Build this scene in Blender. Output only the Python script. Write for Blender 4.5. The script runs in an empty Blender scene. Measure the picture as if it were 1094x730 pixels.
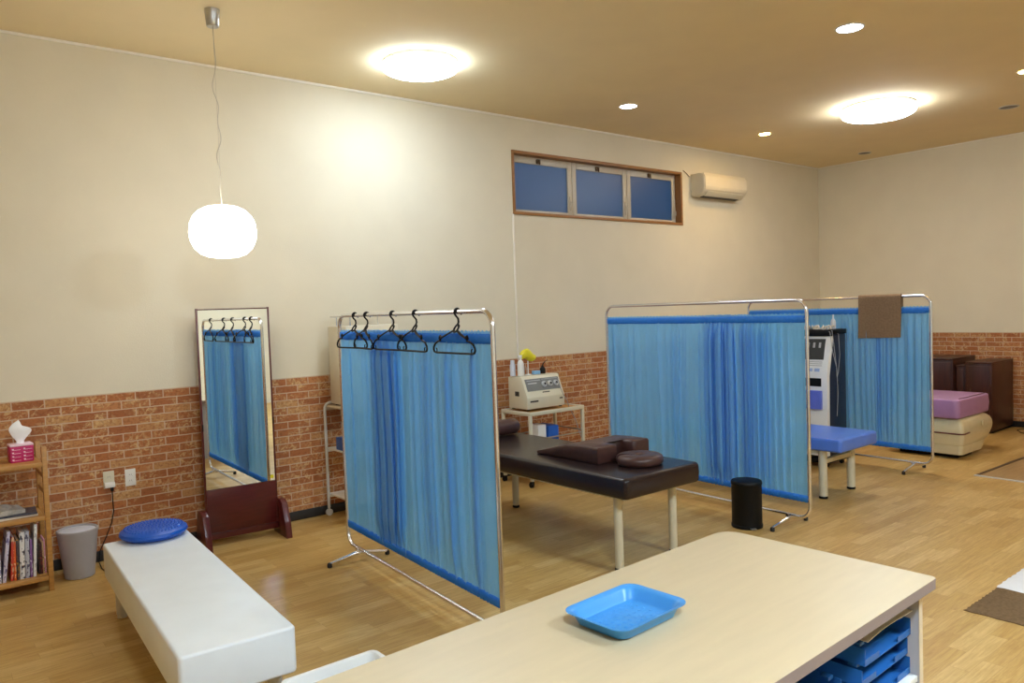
import bpy, bmesh, math, random
from mathutils import Vector, Matrix
PI = math.pi
S = bpy.context.scene
C = S.collection
random.seed(7)
D_A = 5.92      # back wall (long wall), plane y
W_B = 10.62     # right wall, plane x
HC = 3.565      # ceiling
HB = 1.1625     # top of the brick-pattern wallpaper

# ------------------------------------------------------------------ materials
def lin(c):
    return tuple((v/255/12.92 if v/255 <= .04045 else ((v/255+.055)/1.055)**2.4) for v in c) + (1,)

def newmat(name):
    m = bpy.data.materials.new(name); m.use_nodes = True
    nt = m.node_tree
    return m, nt, nt.nodes, nt.links, nt.nodes['Principled BSDF']

def mat(name, rgb, rough=.5, metal=0., var=.06, scale=8., bump=0., bscale=60., coat=0., spec=.5, stretch=(1, 1, 1)):
    m, nt, N, L, b = newmat(name)
    tc = N.new('ShaderNodeTexCoord'); mp = N.new('ShaderNodeMapping')
    mp.inputs['Scale'].default_value = stretch
    L.new(tc.outputs['Object'], mp.inputs['Vector'])
    n = N.new('ShaderNodeTexNoise'); n.inputs['Scale'].default_value = scale; n.inputs['Detail'].default_value = 4
    L.new(mp.outputs[0], n.inputs['Vector'])
    cr = N.new('ShaderNodeValToRGB'); c = lin(rgb)
    cr.color_ramp.elements[0].position = .3; cr.color_ramp.elements[1].position = .7
    cr.color_ramp.elements[0].color = tuple(max(0, v*(1-var)) for v in c[:3]) + (1,)
    cr.color_ramp.elements[1].color = tuple(min(1, v*(1+var)) for v in c[:3]) + (1,)
    L.new(n.outputs['Fac'], cr.inputs[0]); L.new(cr.outputs[0], b.inputs['Base Color'])
    b.inputs['Roughness'].default_value = rough; b.inputs['Metallic'].default_value = metal
    b.inputs['Coat Weight'].default_value = coat; b.inputs['Specular IOR Level'].default_value = spec
    if bump:
        n2 = N.new('ShaderNodeTexNoise'); n2.inputs['Scale'].default_value = bscale; n2.inputs['Detail'].default_value = 3
        L.new(mp.outputs[0], n2.inputs['Vector'])
        bp = N.new('ShaderNodeBump'); bp.inputs['Strength'].default_value = bump; bp.inputs['Distance'].default_value = .01
        L.new(n2.outputs['Fac'], bp.inputs['Height']); L.new(bp.outputs[0], b.inputs['Normal'])
    return m

def emat(name, rgb, strength):
    m, nt, N, L, b = newmat(name)
    b.inputs['Base Color'].default_value = (.8, .8, .8, 1)
    b.inputs['Emission Color'].default_value = lin(rgb); b.inputs['Emission Strength'].default_value = strength
    return m

def brick_mat(name, axis):
    m, nt, N, L, b = newmat(name)
    tc = N.new('ShaderNodeTexCoord'); sp = N.new('ShaderNodeSeparateXYZ'); cb = N.new('ShaderNodeCombineXYZ')
    L.new(tc.outputs['Object'], sp.inputs[0])
    L.new(sp.outputs[axis], cb.inputs[0]); L.new(sp.outputs[2], cb.inputs[1])
    wob = N.new('ShaderNodeTexNoise'); wob.inputs['Scale'].default_value = 22; wob.inputs['Detail'].default_value = 2
    L.new(cb.outputs[0], wob.inputs['Vector'])
    ad = N.new('ShaderNodeVectorMath'); ad.operation = 'MULTIPLY_ADD'
    ad.inputs[1].default_value = (.006, .006, 0)
    L.new(wob.outputs['Color'], ad.inputs[0]); L.new(cb.outputs[0], ad.inputs[2])
    br = N.new('ShaderNodeTexBrick')
    br.inputs['Scale'].default_value = 1
    br.inputs['Brick Width'].default_value = .186; br.inputs['Row Height'].default_value = .0581
    br.inputs['Mortar Size'].default_value = .0042; br.inputs['Mortar Smooth'].default_value = .25
    br.inputs['Color1'].default_value = (0, 0, 0, 1); br.inputs['Color2'].default_value = (1, 1, 1, 1)
    L.new(ad.outputs[0], br.inputs['Vector'])
    cr = N.new('ShaderNodeValToRGB'); e = cr.color_ramp.elements
    e[0].position = 0; e[0].color = lin((157, 97, 61)); e[1].position = 1; e[1].color = lin((190, 142, 92))
    for ps, c in ((.3, (177, 112, 68)), (.55, (161, 99, 61)), (.8, (185, 125, 79))):
        x = e.new(ps); x.color = lin(c)
    L.new(br.outputs['Color'], cr.inputs[0])
    # worn light patches and dark specks
    n = N.new('ShaderNodeTexNoise'); n.inputs['Scale'].default_value = 26; n.inputs['Detail'].default_value = 5; n.inputs['Roughness'].default_value = .65
    n.inputs['Distortion'].default_value = 1.2
    L.new(cb.outputs[0], n.inputs['Vector'])
    r1 = N.new('ShaderNodeValToRGB'); r1.color_ramp.elements[0].position = .48; r1.color_ramp.elements[1].position = .60
    L.new(n.outputs['Fac'], r1.inputs[0])
    big = N.new('ShaderNodeTexNoise'); big.inputs['Scale'].default_value = 7; L.new(cb.outputs[0], big.inputs['Vector'])
    r3 = N.new('ShaderNodeValToRGB'); r3.color_ramp.elements[0].position = .42; r3.color_ramp.elements[1].position = .56
    L.new(big.outputs['Fac'], r3.inputs[0])
    mu = N.new('ShaderNodeMath'); mu.operation = 'MULTIPLY'; L.new(r1.outputs[0], mu.inputs[0]); L.new(r3.outputs[0], mu.inputs[1])
    m1 = N.new('ShaderNodeMixRGB'); m1.inputs[2].default_value = lin((207, 170, 120)); L.new(mu.outputs[0], m1.inputs[0]); L.new(cr.outputs[0], m1.inputs[1])
    n2 = N.new('ShaderNodeTexNoise'); n2.inputs['Scale'].default_value = 55; n2.inputs['Detail'].default_value = 3; L.new(cb.outputs[0], n2.inputs['Vector'])
    r2 = N.new('ShaderNodeValToRGB'); r2.color_ramp.elements[0].position = .36; r2.color_ramp.elements[1].position = .5
    r2.color_ramp.elements[0].color = (.55, .55, .55, 1); r2.color_ramp.elements[1].color = (0, 0, 0, 1)
    L.new(n2.outputs['Fac'], r2.inputs[0])
    m2 = N.new('ShaderNodeMixRGB'); m2.inputs[2].default_value = lin((134, 82, 54)); L.new(r2.outputs[0], m2.inputs[0]); L.new(m1.outputs[0], m2.inputs[1])
    m3 = N.new('ShaderNodeMixRGB'); m3.inputs[2].default_value = lin((202, 176, 149)); L.new(br.outputs['Fac'], m3.inputs[0]); L.new(m2.outputs[0], m3.inputs[1])
    L.new(m3.outputs[0], b.inputs['Base Color'])
    b.inputs['Roughness'].default_value = .75; b.inputs['Specular IOR Level'].default_value = .25
    bp = N.new('ShaderNodeBump'); bp.inputs['Strength'].default_value = .35; bp.inputs['Distance'].default_value = .003; bp.invert = True
    L.new(br.outputs['Fac'], bp.inputs['Height']); L.new(bp.outputs[0], b.inputs['Normal'])
    return m

def floor_mat():
    m, nt, N, L, b = newmat('oak_floor')
    tc = N.new('ShaderNodeTexCoord')
    def layer(w, h, off):
        br = N.new('ShaderNodeTexBrick'); br.inputs['Scale'].default_value = 1
        br.inputs['Brick Width'].default_value = w; br.inputs['Row Height'].default_value = h
        br.inputs['Mortar Size'].default_value = .0009; br.inputs['Mortar Smooth'].default_value = .1
        br.inputs['Color1'].default_value = (0, 0, 0, 1); br.inputs['Color2'].default_value = (1, 1, 1, 1)
        br.offset = off; br.offset_frequency = 2; br.squash = .72; br.squash_frequency = 3
        L.new(tc.outputs['Object'], br.inputs['Vector']); return br
    br = layer(.47, .083, .41)
    cr = N.new('ShaderNodeValToRGB'); e = cr.color_ramp.elements
    e[0].position = 0; e[0].color = lin((193, 156, 90)); e[1].position = 1; e[1].color = lin((216, 186, 124))
    for ps, c in ((.25, (206, 172, 107)), (.5, (198, 163, 96)), (.75, (210, 178, 114))):
        x = e.new(ps); x.color = lin(c)
    L.new(br.outputs['Color'], cr.inputs[0])
    mp = N.new('ShaderNodeMapping'); mp.inputs['Scale'].default_value = (1.6, 22, 1); L.new(tc.outputs['Object'], mp.inputs[0])
    jit = N.new('ShaderNodeVectorMath'); jit.operation = 'MULTIPLY_ADD'; jit.inputs[1].default_value = (9, 5, 0)
    L.new(br.outputs['Color'], jit.inputs[0]); L.new(mp.outputs[0], jit.inputs[2])
    n = N.new('ShaderNodeTexNoise'); n.inputs['Scale'].default_value = 3; n.inputs['Detail'].default_value = 6; n.inputs['Roughness'].default_value = .7; n.inputs['Distortion'].default_value = .7
    L.new(jit.outputs[0], n.inputs['Vector'])
    r = N.new('ShaderNodeValToRGB'); r.color_ramp.elements[0].position = .36; r.color_ramp.elements[1].position = .66
    r.color_ramp.elements[0].color = lin((222, 208, 186)); r.color_ramp.elements[1].color = (1, 1, 1, 1)
    L.new(n.outputs['Fac'], r.inputs[0])
    mx = N.new('ShaderNodeMixRGB'); mx.blend_type = 'MULTIPLY'; mx.inputs[0].default_value = 1
    L.new(cr.outputs[0], mx.inputs[1]); L.new(r.outputs[0], mx.inputs[2])
    m3 = N.new('ShaderNodeMixRGB'); m3.inputs[2].default_value = lin((170, 131, 77))
    L.new(br.outputs['Fac'], m3.inputs[0]); L.new(mx.outputs[0], m3.inputs[1])
    L.new(m3.outputs[0], b.inputs['Base Color'])
    rr = N.new('ShaderNodeMapRange'); rr.inputs[3].default_value = .3; rr.inputs[4].default_value = .46
    L.new(n.outputs['Fac'], rr.inputs[0]); L.new(rr.outputs[0], b.inputs['Roughness'])
    b.inputs['Specular IOR Level'].default_value = .45
    return m

def curtain_mat(name, dif, trn, transp):
    m = bpy.data.materials.new(name); m.use_nodes = True
    N, L = m.node_tree.nodes, m.node_tree.links; N.clear()
    out = N.new('ShaderNodeOutputMaterial')
    tc = N.new('ShaderNodeTexCoord'); n = N.new('ShaderNodeTexNoise'); n.inputs['Scale'].default_value = 5; n.inputs['Detail'].default_value = 3
    L.new(tc.outputs['Object'], n.inputs['Vector'])
    def col(c):
        x = N.new('ShaderNodeMixRGB'); c = lin(c)
        x.inputs[1].default_value = tuple(v*.92 for v in c[:3])+(1,); x.inputs[2].default_value = tuple(min(1, v*1.06) for v in c[:3])+(1,)
        L.new(n.outputs['Fac'], x.inputs[0]); return x.outputs[0]
    d = N.new('ShaderNodeBsdfDiffuse'); L.new(col(dif), d.inputs[0])
    t = N.new('ShaderNodeBsdfTranslucent'); L.new(col(trn), t.inputs[0])
    g = N.new('ShaderNodeBsdfGlossy'); g.inputs['Roughness'].default_value = .42; g.inputs[0].default_value = (.6, .8, 1, 1)
    tr = N.new('ShaderNodeBsdfTransparent'); tr.inputs[0].default_value = (.78, .92, 1, 1)
    a = N.new('ShaderNodeMixShader'); a.inputs[0].default_value = .5; L.new(d.outputs[0], a.inputs[1]); L.new(t.outputs[0], a.inputs[2])
    b = N.new('ShaderNodeMixShader'); b.inputs[0].default_value = .04; L.new(a.outputs[0], b.inputs[1]); L.new(g.outputs[0], b.inputs[2])
    c = N.new('ShaderNodeMixShader'); c.inputs[0].default_value = transp; L.new(b.outputs[0], c.inputs[1]); L.new(tr.outputs[0], c.inputs[2])
    L.new(c.outputs[0], out.inputs[0])
    return m

M = {}
M['wall'] = mat('cream_wallpaper', (220, 212, 190), .85, var=.02, scale=3, bump=.12, bscale=110, spec=.2)
M['ceil'] = mat('ceiling_wallpaper', (234, 218, 180), .9, var=.02, scale=3, bump=.1, bscale=90, spec=.2)
M['brickA'] = brick_mat('brick_wallpaper', 0)
M['brickB'] = brick_mat('brick_wallpaper_side', 1)
M['floor'] = floor_mat()
M['base'] = mat('black_skirting', (30, 27, 27), .45)
M['trimw'] = mat('white_trim', (238, 232, 220), .5, var=.02)
M['chrome'] = mat('polished_steel', (232, 234, 240), .2, 1., var=.04)
M['alu'] = mat('brushed_aluminium', (190, 190, 188), .32, 1., var=.05)
M['rubber'] = mat('black_rubber', (24, 24, 25), .6)
M['black'] = mat('black_plastic', (8, 8, 9), .5, spec=.25)
M['curtain'] = curtain_mat('blue_nylon', (134, 202, 255), (108, 188, 255), .07)
M['hem'] = curtain_mat('blue_nylon_doubled', (66, 160, 255), (42, 140, 255), .02)
M['bed'] = mat('dark_brown_vinyl', (36, 24, 25), .27, var=.06, bump=.05, bscale=180, spec=.5)
M['pillow'] = mat('brown_vinyl', (74, 47, 42), .36, var=.12, scale=14, bump=.25, bscale=16)
M['leg'] = mat('cream_painted_steel', (208, 199, 172), .32, var=.03)
M['leggrey'] = mat('light_grey_steel', (200, 200, 196), .35, var=.03)
M['bluebed'] = mat('blue_vinyl', (86, 126, 218), .33, var=.05, bump=.04, bscale=160)
M['bench'] = mat('white_vinyl', (232, 239, 243), .42, var=.02, bump=.06, bscale=14)
M['disc'] = mat('royal_blue_rubber', (4, 80, 180), .36, var=.05)
M['mahog'] = mat('mahogany_lacquer', (86, 29, 28), .28, var=.16, scale=6, stretch=(1, 1, 9))
M['mahogd'] = mat('dark_mahogany', (62, 32, 24), .3, var=.3, scale=5, stretch=(6, 6, .6))
M['pine'] = mat('honey_pine', (186, 136, 72), .42, var=.13, scale=9, stretch=(1, 8, 8))
M['white'] = mat('white_plastic', (236, 236, 232), .38, var=.02)
M['cream'] = mat('cream_plastic', (212, 206, 182), .4, var=.02)
M['taupe'] = mat('taupe_plastic', (160, 157, 158), .45, var=.03)
M['lid'] = mat('pale_blue_grey_plastic', (206, 212, 224), .35, var=.02)
M['desk'] = mat('pale_maple_laminate', (203, 186, 152), .38, var=.03, scale=4, stretch=(1, 7, 1))
M['deskedge'] = mat('grey_mauve_edging', (138, 126, 126), .5, var=.03)
M['deskside'] = mat('beige_panel_edging', (214, 198, 172), .5, var=.03)
M['deskgrey'] = mat('grey_laminate', (170, 170, 176), .5, var=.03)
M['tray'] = mat('sky_blue_plastic', (66, 150, 222), .3, var=.02)
M['lilac'] = mat('lilac_vinyl', (172, 128, 174), .34, var=.05)
M['ivory'] = mat('ivory_gelcoat', (212, 200, 162), .22, var=.03, coat=.3)
M['maroon'] = mat('maroon_stripe', (92, 40, 36), .4)
M['winwood'] = mat('brown_window_frame', (150, 104, 58), .4, var=.1, scale=10, stretch=(1, 6, 6))
M['sash'] = mat('beige_aluminium', (196, 188, 170), .4, var=.03)
M['brass'] = mat('dark_bronze', (92, 72, 52), .4, .6)
M['towel'] = mat('taupe_terry', (148, 122, 96), .95, var=.12, scale=60, bump=.8, bscale=260, spec=.1)
M['rug'] = mat('brown_terry', (126, 102, 74), .95, var=.18, scale=60, bump=.8, bscale=240, spec=.1)
M['whitecloth'] = mat('white_cloth', (222, 222, 224), .9, var=.03, bump=.5, bscale=80, spec=.1)
M['magenta'] = mat('magenta_card', (190, 26, 100), .5, var=.05)
M['pinkw'] = mat('white_print', (244, 214, 228), .5)
M['tissue'] = mat('white_tissue', (246, 246, 246), .9, var=.02)
M['navy'] = mat('navy_black_panel', (34, 40, 58), .4, var=.06)
M['grille'] = mat('black_grille', (38, 40, 42), .35)
M['slotlit'] = mat('silver_slots', (176, 178, 180), .4)
M['padblue'] = mat('violet_blue_pad', (98, 116, 214), .5)
M['btn'] = mat('pale_blue_button', (160, 182, 220), .4)
M['yellow'] = mat('yellow_rubber', (226, 214, 38), .45, var=.08)
M['panelgrey'] = mat('grey_control_panel', (104, 108, 106), .4)
M['bluebox'] = mat('blue_carton', (36, 96, 190), .45, var=.1)
M['lightbluebox'] = mat('light_blue_carton', (130, 180, 220), .5)
M['hatchwood'] = mat('darker_oak_panel', (162, 130, 84), .35, var=.15, scale=3, stretch=(1, 14, 1))
M['news'] = mat('grey_newsprint', (172, 168, 160), .8, var=.25, scale=40)
M['paper'] = mat('paper_pages', (228, 222, 208), .8, var=.04)
M['acbody'] = mat('ivory_aircon_plastic', (216, 208, 186), .38, var=.015)
M['shadegap'] = mat('dark_gap_and_plate', (50, 46, 42), .6)
M['globe'] = emat('glowing_opal_glass', (255, 250, 240), 2.4)
M['led'] = emat('glowing_led_diffuser', (222, 238, 255), 7.)
M['led2'] = emat('glowing_led_diffuser_far', (236, 241, 246), 7.)
M['led3'] = emat('glowing_led_diffuser_near', (214, 236, 255), 27.)
M['dlcool'] = emat('cool_downlight_lens', (225, 235, 255), 8.)
M['dlwarm'] = emat('warm_downlight_lens', (255, 206, 120), 55.)
M['dloff'] = mat('unlit_downlight', (96, 84, 70), .4, .3)

def glass_mat():
    m = bpy.data.materials.new('frosted_window_glass'); m.use_nodes = True
    N, L = m.node_tree.nodes, m.node_tree.links; N.clear()
    out = N.new('ShaderNodeOutputMaterial'); tc = N.new('ShaderNodeTexCoord')
    v = N.new('ShaderNodeTexVoronoi'); v.inputs['Scale'].default_value = 90; L.new(tc.outputs['Object'], v.inputs['Vector'])
    bp = N.new('ShaderNodeBump'); bp.inputs['Strength'].default_value = .4; bp.inputs['Distance'].default_value = .004; L.new(v.outputs['Distance'], bp.inputs['Height'])
    t = N.new('ShaderNodeBsdfTranslucent'); t.inputs[0].default_value = (.55, .7, .85, 1)
    d = N.new('ShaderNodeBsdfDiffuse'); d.inputs[0].default_value = lin((46, 80, 108))
    g = N.new('ShaderNodeBsdfGlossy'); g.inputs['Roughness'].default_value = .3; L.new(bp.outputs[0], g.inputs['Normal'])
    a = N.new('ShaderNodeMixShader'); a.inputs[0].default_value = .35; L.new(t.outputs[0], a.inputs[1]); L.new(d.outputs[0], a.inputs[2])
    b = N.new('ShaderNodeMixShader'); b.inputs[0].default_value = .06; L.new(a.outputs[0], b.inputs[1]); L.new(g.outputs[0], b.inputs[2])
    L.new(b.outputs[0], out.inputs[0]); return m
M['glass'] = glass_mat()

def mirror_mat():
    m, nt, N, L, b = newmat('mirror_silvering')
    b.inputs['Base Color'].default_value = (.9, .92, .9, 1); b.inputs['Metallic'].default_value = 1; b.inputs['Roughness'].default_value = .0
    return m
M['mirror'] = mirror_mat()

def plastic_blue_clear():
    m, nt, N, L, b = newmat('translucent_blue_plastic')
    b.inputs['Base Color'].default_value = lin((52, 124, 208)); b.inputs['Roughness'].default_value = .15
    b.inputs['Transmission Weight'].default_value = .35; b.inputs['IOR'].default_value = 1.3
    return m
M['clearblue'] = plastic_blue_clear()

# ------------------------------------------------------------------ mesh helpers
def box(bm, x0, x1, y0, y1, z0, z1, bev=0., seg=2):
    g = bmesh.ops.create_cube(bm, size=1.)
    vs = g['verts']
    for v in vs:
        v.co = Vector(((x0+x1)/2+v.co.x*(x1-x0), (y0+y1)/2+v.co.y*(y1-y0), (z0+z1)/2+v.co.z*(z1-z0)))
    if bev:
        es = list({e for v in vs for e in v.link_edges})
        bmesh.ops.bevel(bm, geom=es, offset=bev, segments=seg, affect='EDGES', profile=.5)

def loft(bm, loops, cap0=True, cap1=True, closed=True):
    rows = [[bm.verts.new(p) for p in lp] for lp in loops]
    n = len(rows[0])
    for a, b in zip(rows, rows[1:]):
        for i in range(n if closed else n-1):
            j = (i+1) % n
            bm.faces.new((a[i], a[j], b[j], b[i]))
    if cap0: bm.faces.new(list(reversed(rows[0])))
    if cap1: bm.faces.new(rows[-1])
    return rows

def rrect(cx, cy, z, lx, ly, r, n=5):
    pts = []
    r = min(r, lx/2-1e-4, ly/2-1e-4)
    for (sx, sy, a0) in ((1, 1, 0), (-1, 1, PI/2), (-1, -1, PI), (1, -1, 3*PI/2)):
        for k in range(n+1):
            a = a0+PI/2*k/n
            pts.append((cx+sx*(lx/2-r)+r*math.cos(a), cy+sy*(ly/2-r)+r*math.sin(a), z))
    return pts

def pad(bm, cx, cy, z0, z1, lx, ly, rc=.04, re=.025, puff=0., n=5):
    """upholstered slab: rounded corners, rounded top and bottom edges"""
    loops = []
    for k in range(n+1):
        a = PI/2*k/n; o = re*(1-math.sin(a)); loops.append(rrect(cx, cy, z0+re*(1-math.cos(a)), lx-2*o, ly-2*o, max(rc-o, .004)))
    if puff: loops.append(rrect(cx, cy, (z0+z1)/2, lx+2*puff, ly+2*puff, rc+puff))
    for k in range(n+1):
        a = PI/2*k/n; o = re*(1-math.cos(a)); loops.append(rrect(cx, cy, z1-re*(1-math.sin(a)), lx-2*o, ly-2*o, max(rc-o, .004)))
    loft(bm, loops)

def frames(pts, closed):
    n = len(pts); P = [Vector(p) for p in pts]; T = []
    for i in range(n):
        if closed: t = P[(i+1) % n]-P[i-1]
        else: t = P[min(i+1, n-1)]-P[max(i-1, 0)]
        T.append(t.normalized())
    ref = Vector((0, 0, 1)) if abs(T[0].z) < .9 else Vector((1, 0, 0))
    u = (ref-T[0]*ref.dot(T[0])).normalized(); out = []
    for i in range(n):
        u = (u-T[i]*u.dot(T[i])).normalized(); out.append((P[i], u, T[i].cross(u)))
    return out

def tube(bm, pts, r, seg=10, closed=False, caps=True):
    F = frames(pts, closed); loops = []
    for i, (p, u, v) in enumerate(F):
        rr = r[i] if isinstance(r, (list, tuple)) else r
        loops.append([p+u*rr*math.cos(2*PI*k/seg)+v*rr*math.sin(2*PI*k/seg) for k in range(seg)])
    if closed:
        rows = loft(bm, loops, False, False)
        a, b = rows[-1], rows[0]
        # best rotational match
        best = min(range(seg), key=lambda s: (a[0].co-b[s].co).length)
        for i in range(seg):
            j = (i+1) % seg
            bm.faces.new((a[i], a[j], b[(j+best) % seg], b[(i+best) % seg]))
    else:
        loft(bm, loops, caps, caps)

def lathe(bm, prof, cx=0, cy=0, seg=28, caps=True):
    loops = [[(cx+r*math.cos(2*PI*k/seg), cy+r*math.sin(2*PI*k/seg), z) for k in range(seg)] for r, z in prof]
    loft(bm, loops, caps, caps)

def prism(bm, poly, a0, a1, axis='x', bev=0.):
    """extrude polygon along an axis; poly gives the other two coordinates"""
    def P(q, a):
        if axis == 'x': return (a, q[0], q[1])
        if axis == 'y': return (q[0], a, q[1])
        return (q[0], q[1], a)
    v0 = [bm.verts.new(P(q, a0)) for q in poly]; v1 = [bm.verts.new(P(q, a1)) for q in poly]
    n = len(poly)
    fs = [bm.faces.new(v0), bm.faces.new(list(reversed(v1)))]
    for i in range(n): fs.append(bm.faces.new((v0[i], v1[i], v1[(i+1) % n], v0[(i+1) % n])))
    if bev:
        es = list({e for v in v0+v1 for e in v.link_edges})
        bmesh.ops.bevel(bm, geom=es, offset=bev, segments=2, affect='EDGES', profile=.5)

def arc(c, r, a0, a1, n, plane='yz'):
    o = []
    for k in range(n+1):
        a = a0+(a1-a0)*k/n; q = (r*math.cos(a), r*math.sin(a))
        if plane == 'yz': o.append((c[0], c[1]+q[0], c[2]+q[1]))
        elif plane == 'xz': o.append((c[0]+q[0], c[1], c[2]+q[1]))
        else: o.append((c[0]+q[0], c[1]+q[1], c[2]))
    return o

def obj(name, bm, m, parent=None, label=None, angle=38):
    bmesh.ops.recalc_face_normals(bm, faces=bm.faces)
    for f in bm.faces: f.smooth = True
    lim = math.radians(angle)
    for e in bm.edges:
        if len(e.link_faces) == 2:
            try:
                if e.calc_face_angle() > lim: e.smooth = False
            except ValueError: pass
        else: e.smooth = False
    me = bpy.data.meshes.new(name); bm.to_mesh(me); bm.free()
    for mm in (m if isinstance(m, (list, tuple)) else [m]): me.materials.append(mm)
    o = bpy.data.objects.new(name, me); C.objects.link(o)
    if parent: o.parent = parent
    if label: o['label'] = label
    return o

def B(): return bmesh.new()

def tag(o, label, cat, group=None, kind=None):
    o['label'] = label; o['category'] = cat
    if group: o['group'] = group
    if kind: o['kind'] = kind
    return o

def thing(name, label, cat, loc=(0, 0, 0), rz=0., group=None):
    o = bpy.data.objects.new(name, None); o.empty_display_size = .1; C.objects.link(o)
    o.location = loc; o.rotation_euler = (0, 0, rz)
    return tag(o, label, cat, group)

def struct(name, bm, m, label=None, parent=None):
    o = obj(name, bm, m, parent)
    if parent is None:
        o['kind'] = 'structure'; o['category'] = name.split('_')[0]
        if label: o['label'] = label
    return o

def copy_tree(root, loc, rz=None, label=None):
    def rec(o, par):
        c = o.copy(); C.objects.link(c); c.parent = par
        for ch in kids.get(o.name, []): rec(ch, c)
        return c
    kids = {}
    for o in C.objects:
        if o.parent: kids.setdefault(o.parent.name, []).append(o)
    r = rec(root, None); r.location = loc
    if rz is not None: r.rotation_euler = (0, 0, rz)
    if label: r['label'] = label
    return r

# ------------------------------------------------------------------ room shell
XL, YF = -2.6, -3.6
b = B(); box(b, XL, W_B, YF, D_A, -.12, 0); struct('floor', b, M['floor'], 'yellow oak strip flooring')
b = B(); box(b, XL, W_B, YF, D_A, HC, HC+.12); struct('ceiling', b, M['ceil'], 'beige papered ceiling')
WX0, WX1, WZ0, WZ1 = 4.845, 7.465, 2.61, 3.225
b = B()
box(b, XL-.2, WX0, D_A, D_A+.2, -.12, HC+.12); box(b, WX1, W_B+.2, D_A, D_A+.2, -.12, HC+.12)
box(b, WX0, WX1, D_A, D_A+.2, -.12, WZ0); box(b, WX0, WX1, D_A, D_A+.2, WZ1, HC+.12)
struct('wall_back', b, M['wall'], 'long cream papered wall with the high window')
b = B(); box(b, W_B, W_B+.2, YF-.2, D_A, -.12, HC+.12); struct('wall_right', b, M['wall'], 'far cream papered end wall')
b = B(); box(b, XL-.2, XL, YF-.2, D_A, -.12, HC+.12); struct('wall_left', b, M['wall'], 'cream papered wall outside the view')
b = B(); box(b, XL, W_B, YF-.2, YF, -.12, HC+.12); struct('wall_front', b, M['wall'], 'cream papered wall outside the view')
b = B(); box(b, XL, W_B, D_A-.003, D_A, 0, HB); struct('trim_1', b, M['brickA'], 'red brick-pattern wallpaper along the lower long wall')
b = B(); box(b, W_B-.003, W_B, YF, D_A-.003, 0, HB); struct('trim_2', b, M['brickB'], 'red brick-pattern wallpaper along the lower end wall')
b = B(); box(b, XL, XL+.003, YF, D_A-.003, 0, HB); struct('trim_3', b, M['brickB'])
b = B(); box(b, XL+.003, W_B-.003, D_A-.013, D_A-.003, 0, .075, .002); struct('baseboard_back', b, M['base'], 'black skirting along the long wall')
b = B(); box(b, W_B-.013, W_B-.003, YF, D_A-.014, 0, .075, .002); struct('baseboard_right', b, M['base'], 'black skirting along the end wall')
b = B(); box(b, XL, W_B-.0, D_A-.014, D_A, HC-.018, HC, .003); struct('trim_4', b, M['trimw'], 'thin white cornice strip of the long wall')
b = B(); box(b, W_B-.012, W_B, YF, D_A-.015, HC-.012, HC, .003); struct('trim_5', b, M['trimw'], 'thin white cornice strip of the end wall')
b = B(); box(b, 4.818, 4.838, D_A-.012, D_A-.0005, HB+.0, 2.60, .003); tag(obj('cable_cover', b, M['trimw']), 'thin white cable cover running down the wall from the window corner', 'cable cover')

# window : wooden frame + three frosted awning sashes
win = B()
fw = .03
box(win, WX0-.012, WX1+.012, D_A-.012, D_A+.13, WZ0-.012, WZ0+fw-.012, .003); box(win, WX0-.012, WX1+.012, D_A-.012, D_A+.13, WZ1-fw+.012, WZ1+.012, .003)
box(win, WX0-.012, WX0+fw-.012, D_A-.012, D_A+.13, WZ0+fw-.012, WZ1-fw+.012, .003); box(win, WX1-fw+.012, WX1+.012, D_A-.012, D_A+.13, WZ0+fw-.012, WZ1-fw+.012, .003)
w = struct('window_1', win, M['winwood'], 'high brown-framed window of three frosted panes')
ix0, ix1 = WX0+.018, WX1-.018; iz0, iz1 = WZ0+.018, WZ1-.018
sw = (ix1-ix0)/3
for k in range(3):
    a0 = ix0+k*sw+.003; a1 = ix0+(k+1)*sw-.003; y0, y1 = D_A+.075, D_A+.11
    b = B(); st = .062
    box(b, a0, a0+st, y0, y1, iz0, iz1, .003); box(b, a1-st, a1, y0, y1, iz0, iz1, .003)
    box(b, a0+st, a1-st, y0, y1, iz0, iz0+.035, .003); box(b, a0+st, a1-st, y0, y1, iz1-.07, iz1, .003)
    fr = obj('window_sash', b, M['sash'], w)
    b = B(); box(b, a0+st-.003, a1-st+.003, y0+.014, y0+.02, iz0+.03, iz1-.065); obj('window_pane', b, M['glass'], fr)
    b = B(); c = (a0+a1)/2-.05; box(b, c-.025, c+.025, y0-.022, y0, iz1-.062, iz1-.018, .005); tube(b, [(c, y0-.02, iz1-.03), (c, y0-.034, iz1-.045), (c, y0-.034, iz1-.075)], .006, 8)
    obj('window_catch', b, M['brass'], fr)
    b = B(); box(b, a1-.04, a1-.022, y0-.012, y0, iz0+.06, iz0+.21, .003); tube(b, [(a1-.031, y0-.012, iz0+.15), (a1-.031, y0-.03, iz0+.14), (a1-.031, y0-.03, iz0+.09)], .005, 8)
    obj('window_handle', b, M['sash'], fr)

# ------------------------------------------------------------------ camera
cam = bpy.data.cameras.new('camera'); co = bpy.data.objects.new('camera', cam); C.objects.link(co)
r_ = Vector((0.77777952, -0.62758834, -0.03452386)); u_ = Vector((0.05297499, 0.01072274, 0.99853827)); f_ = Vector((0.62630078, 0.77847152, -0.04158641))
mt = Matrix((r_, u_, -f_)).transposed().to_4x4(); mt.translation = Vector((0, 0, 1.65))
co.matrix_world = mt
cam.sensor_fit = 'HORIZONTAL'; cam.sensor_width = 36; cam.lens = 815.563/1094*36; cam.clip_start = .05
S.camera = co

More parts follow.
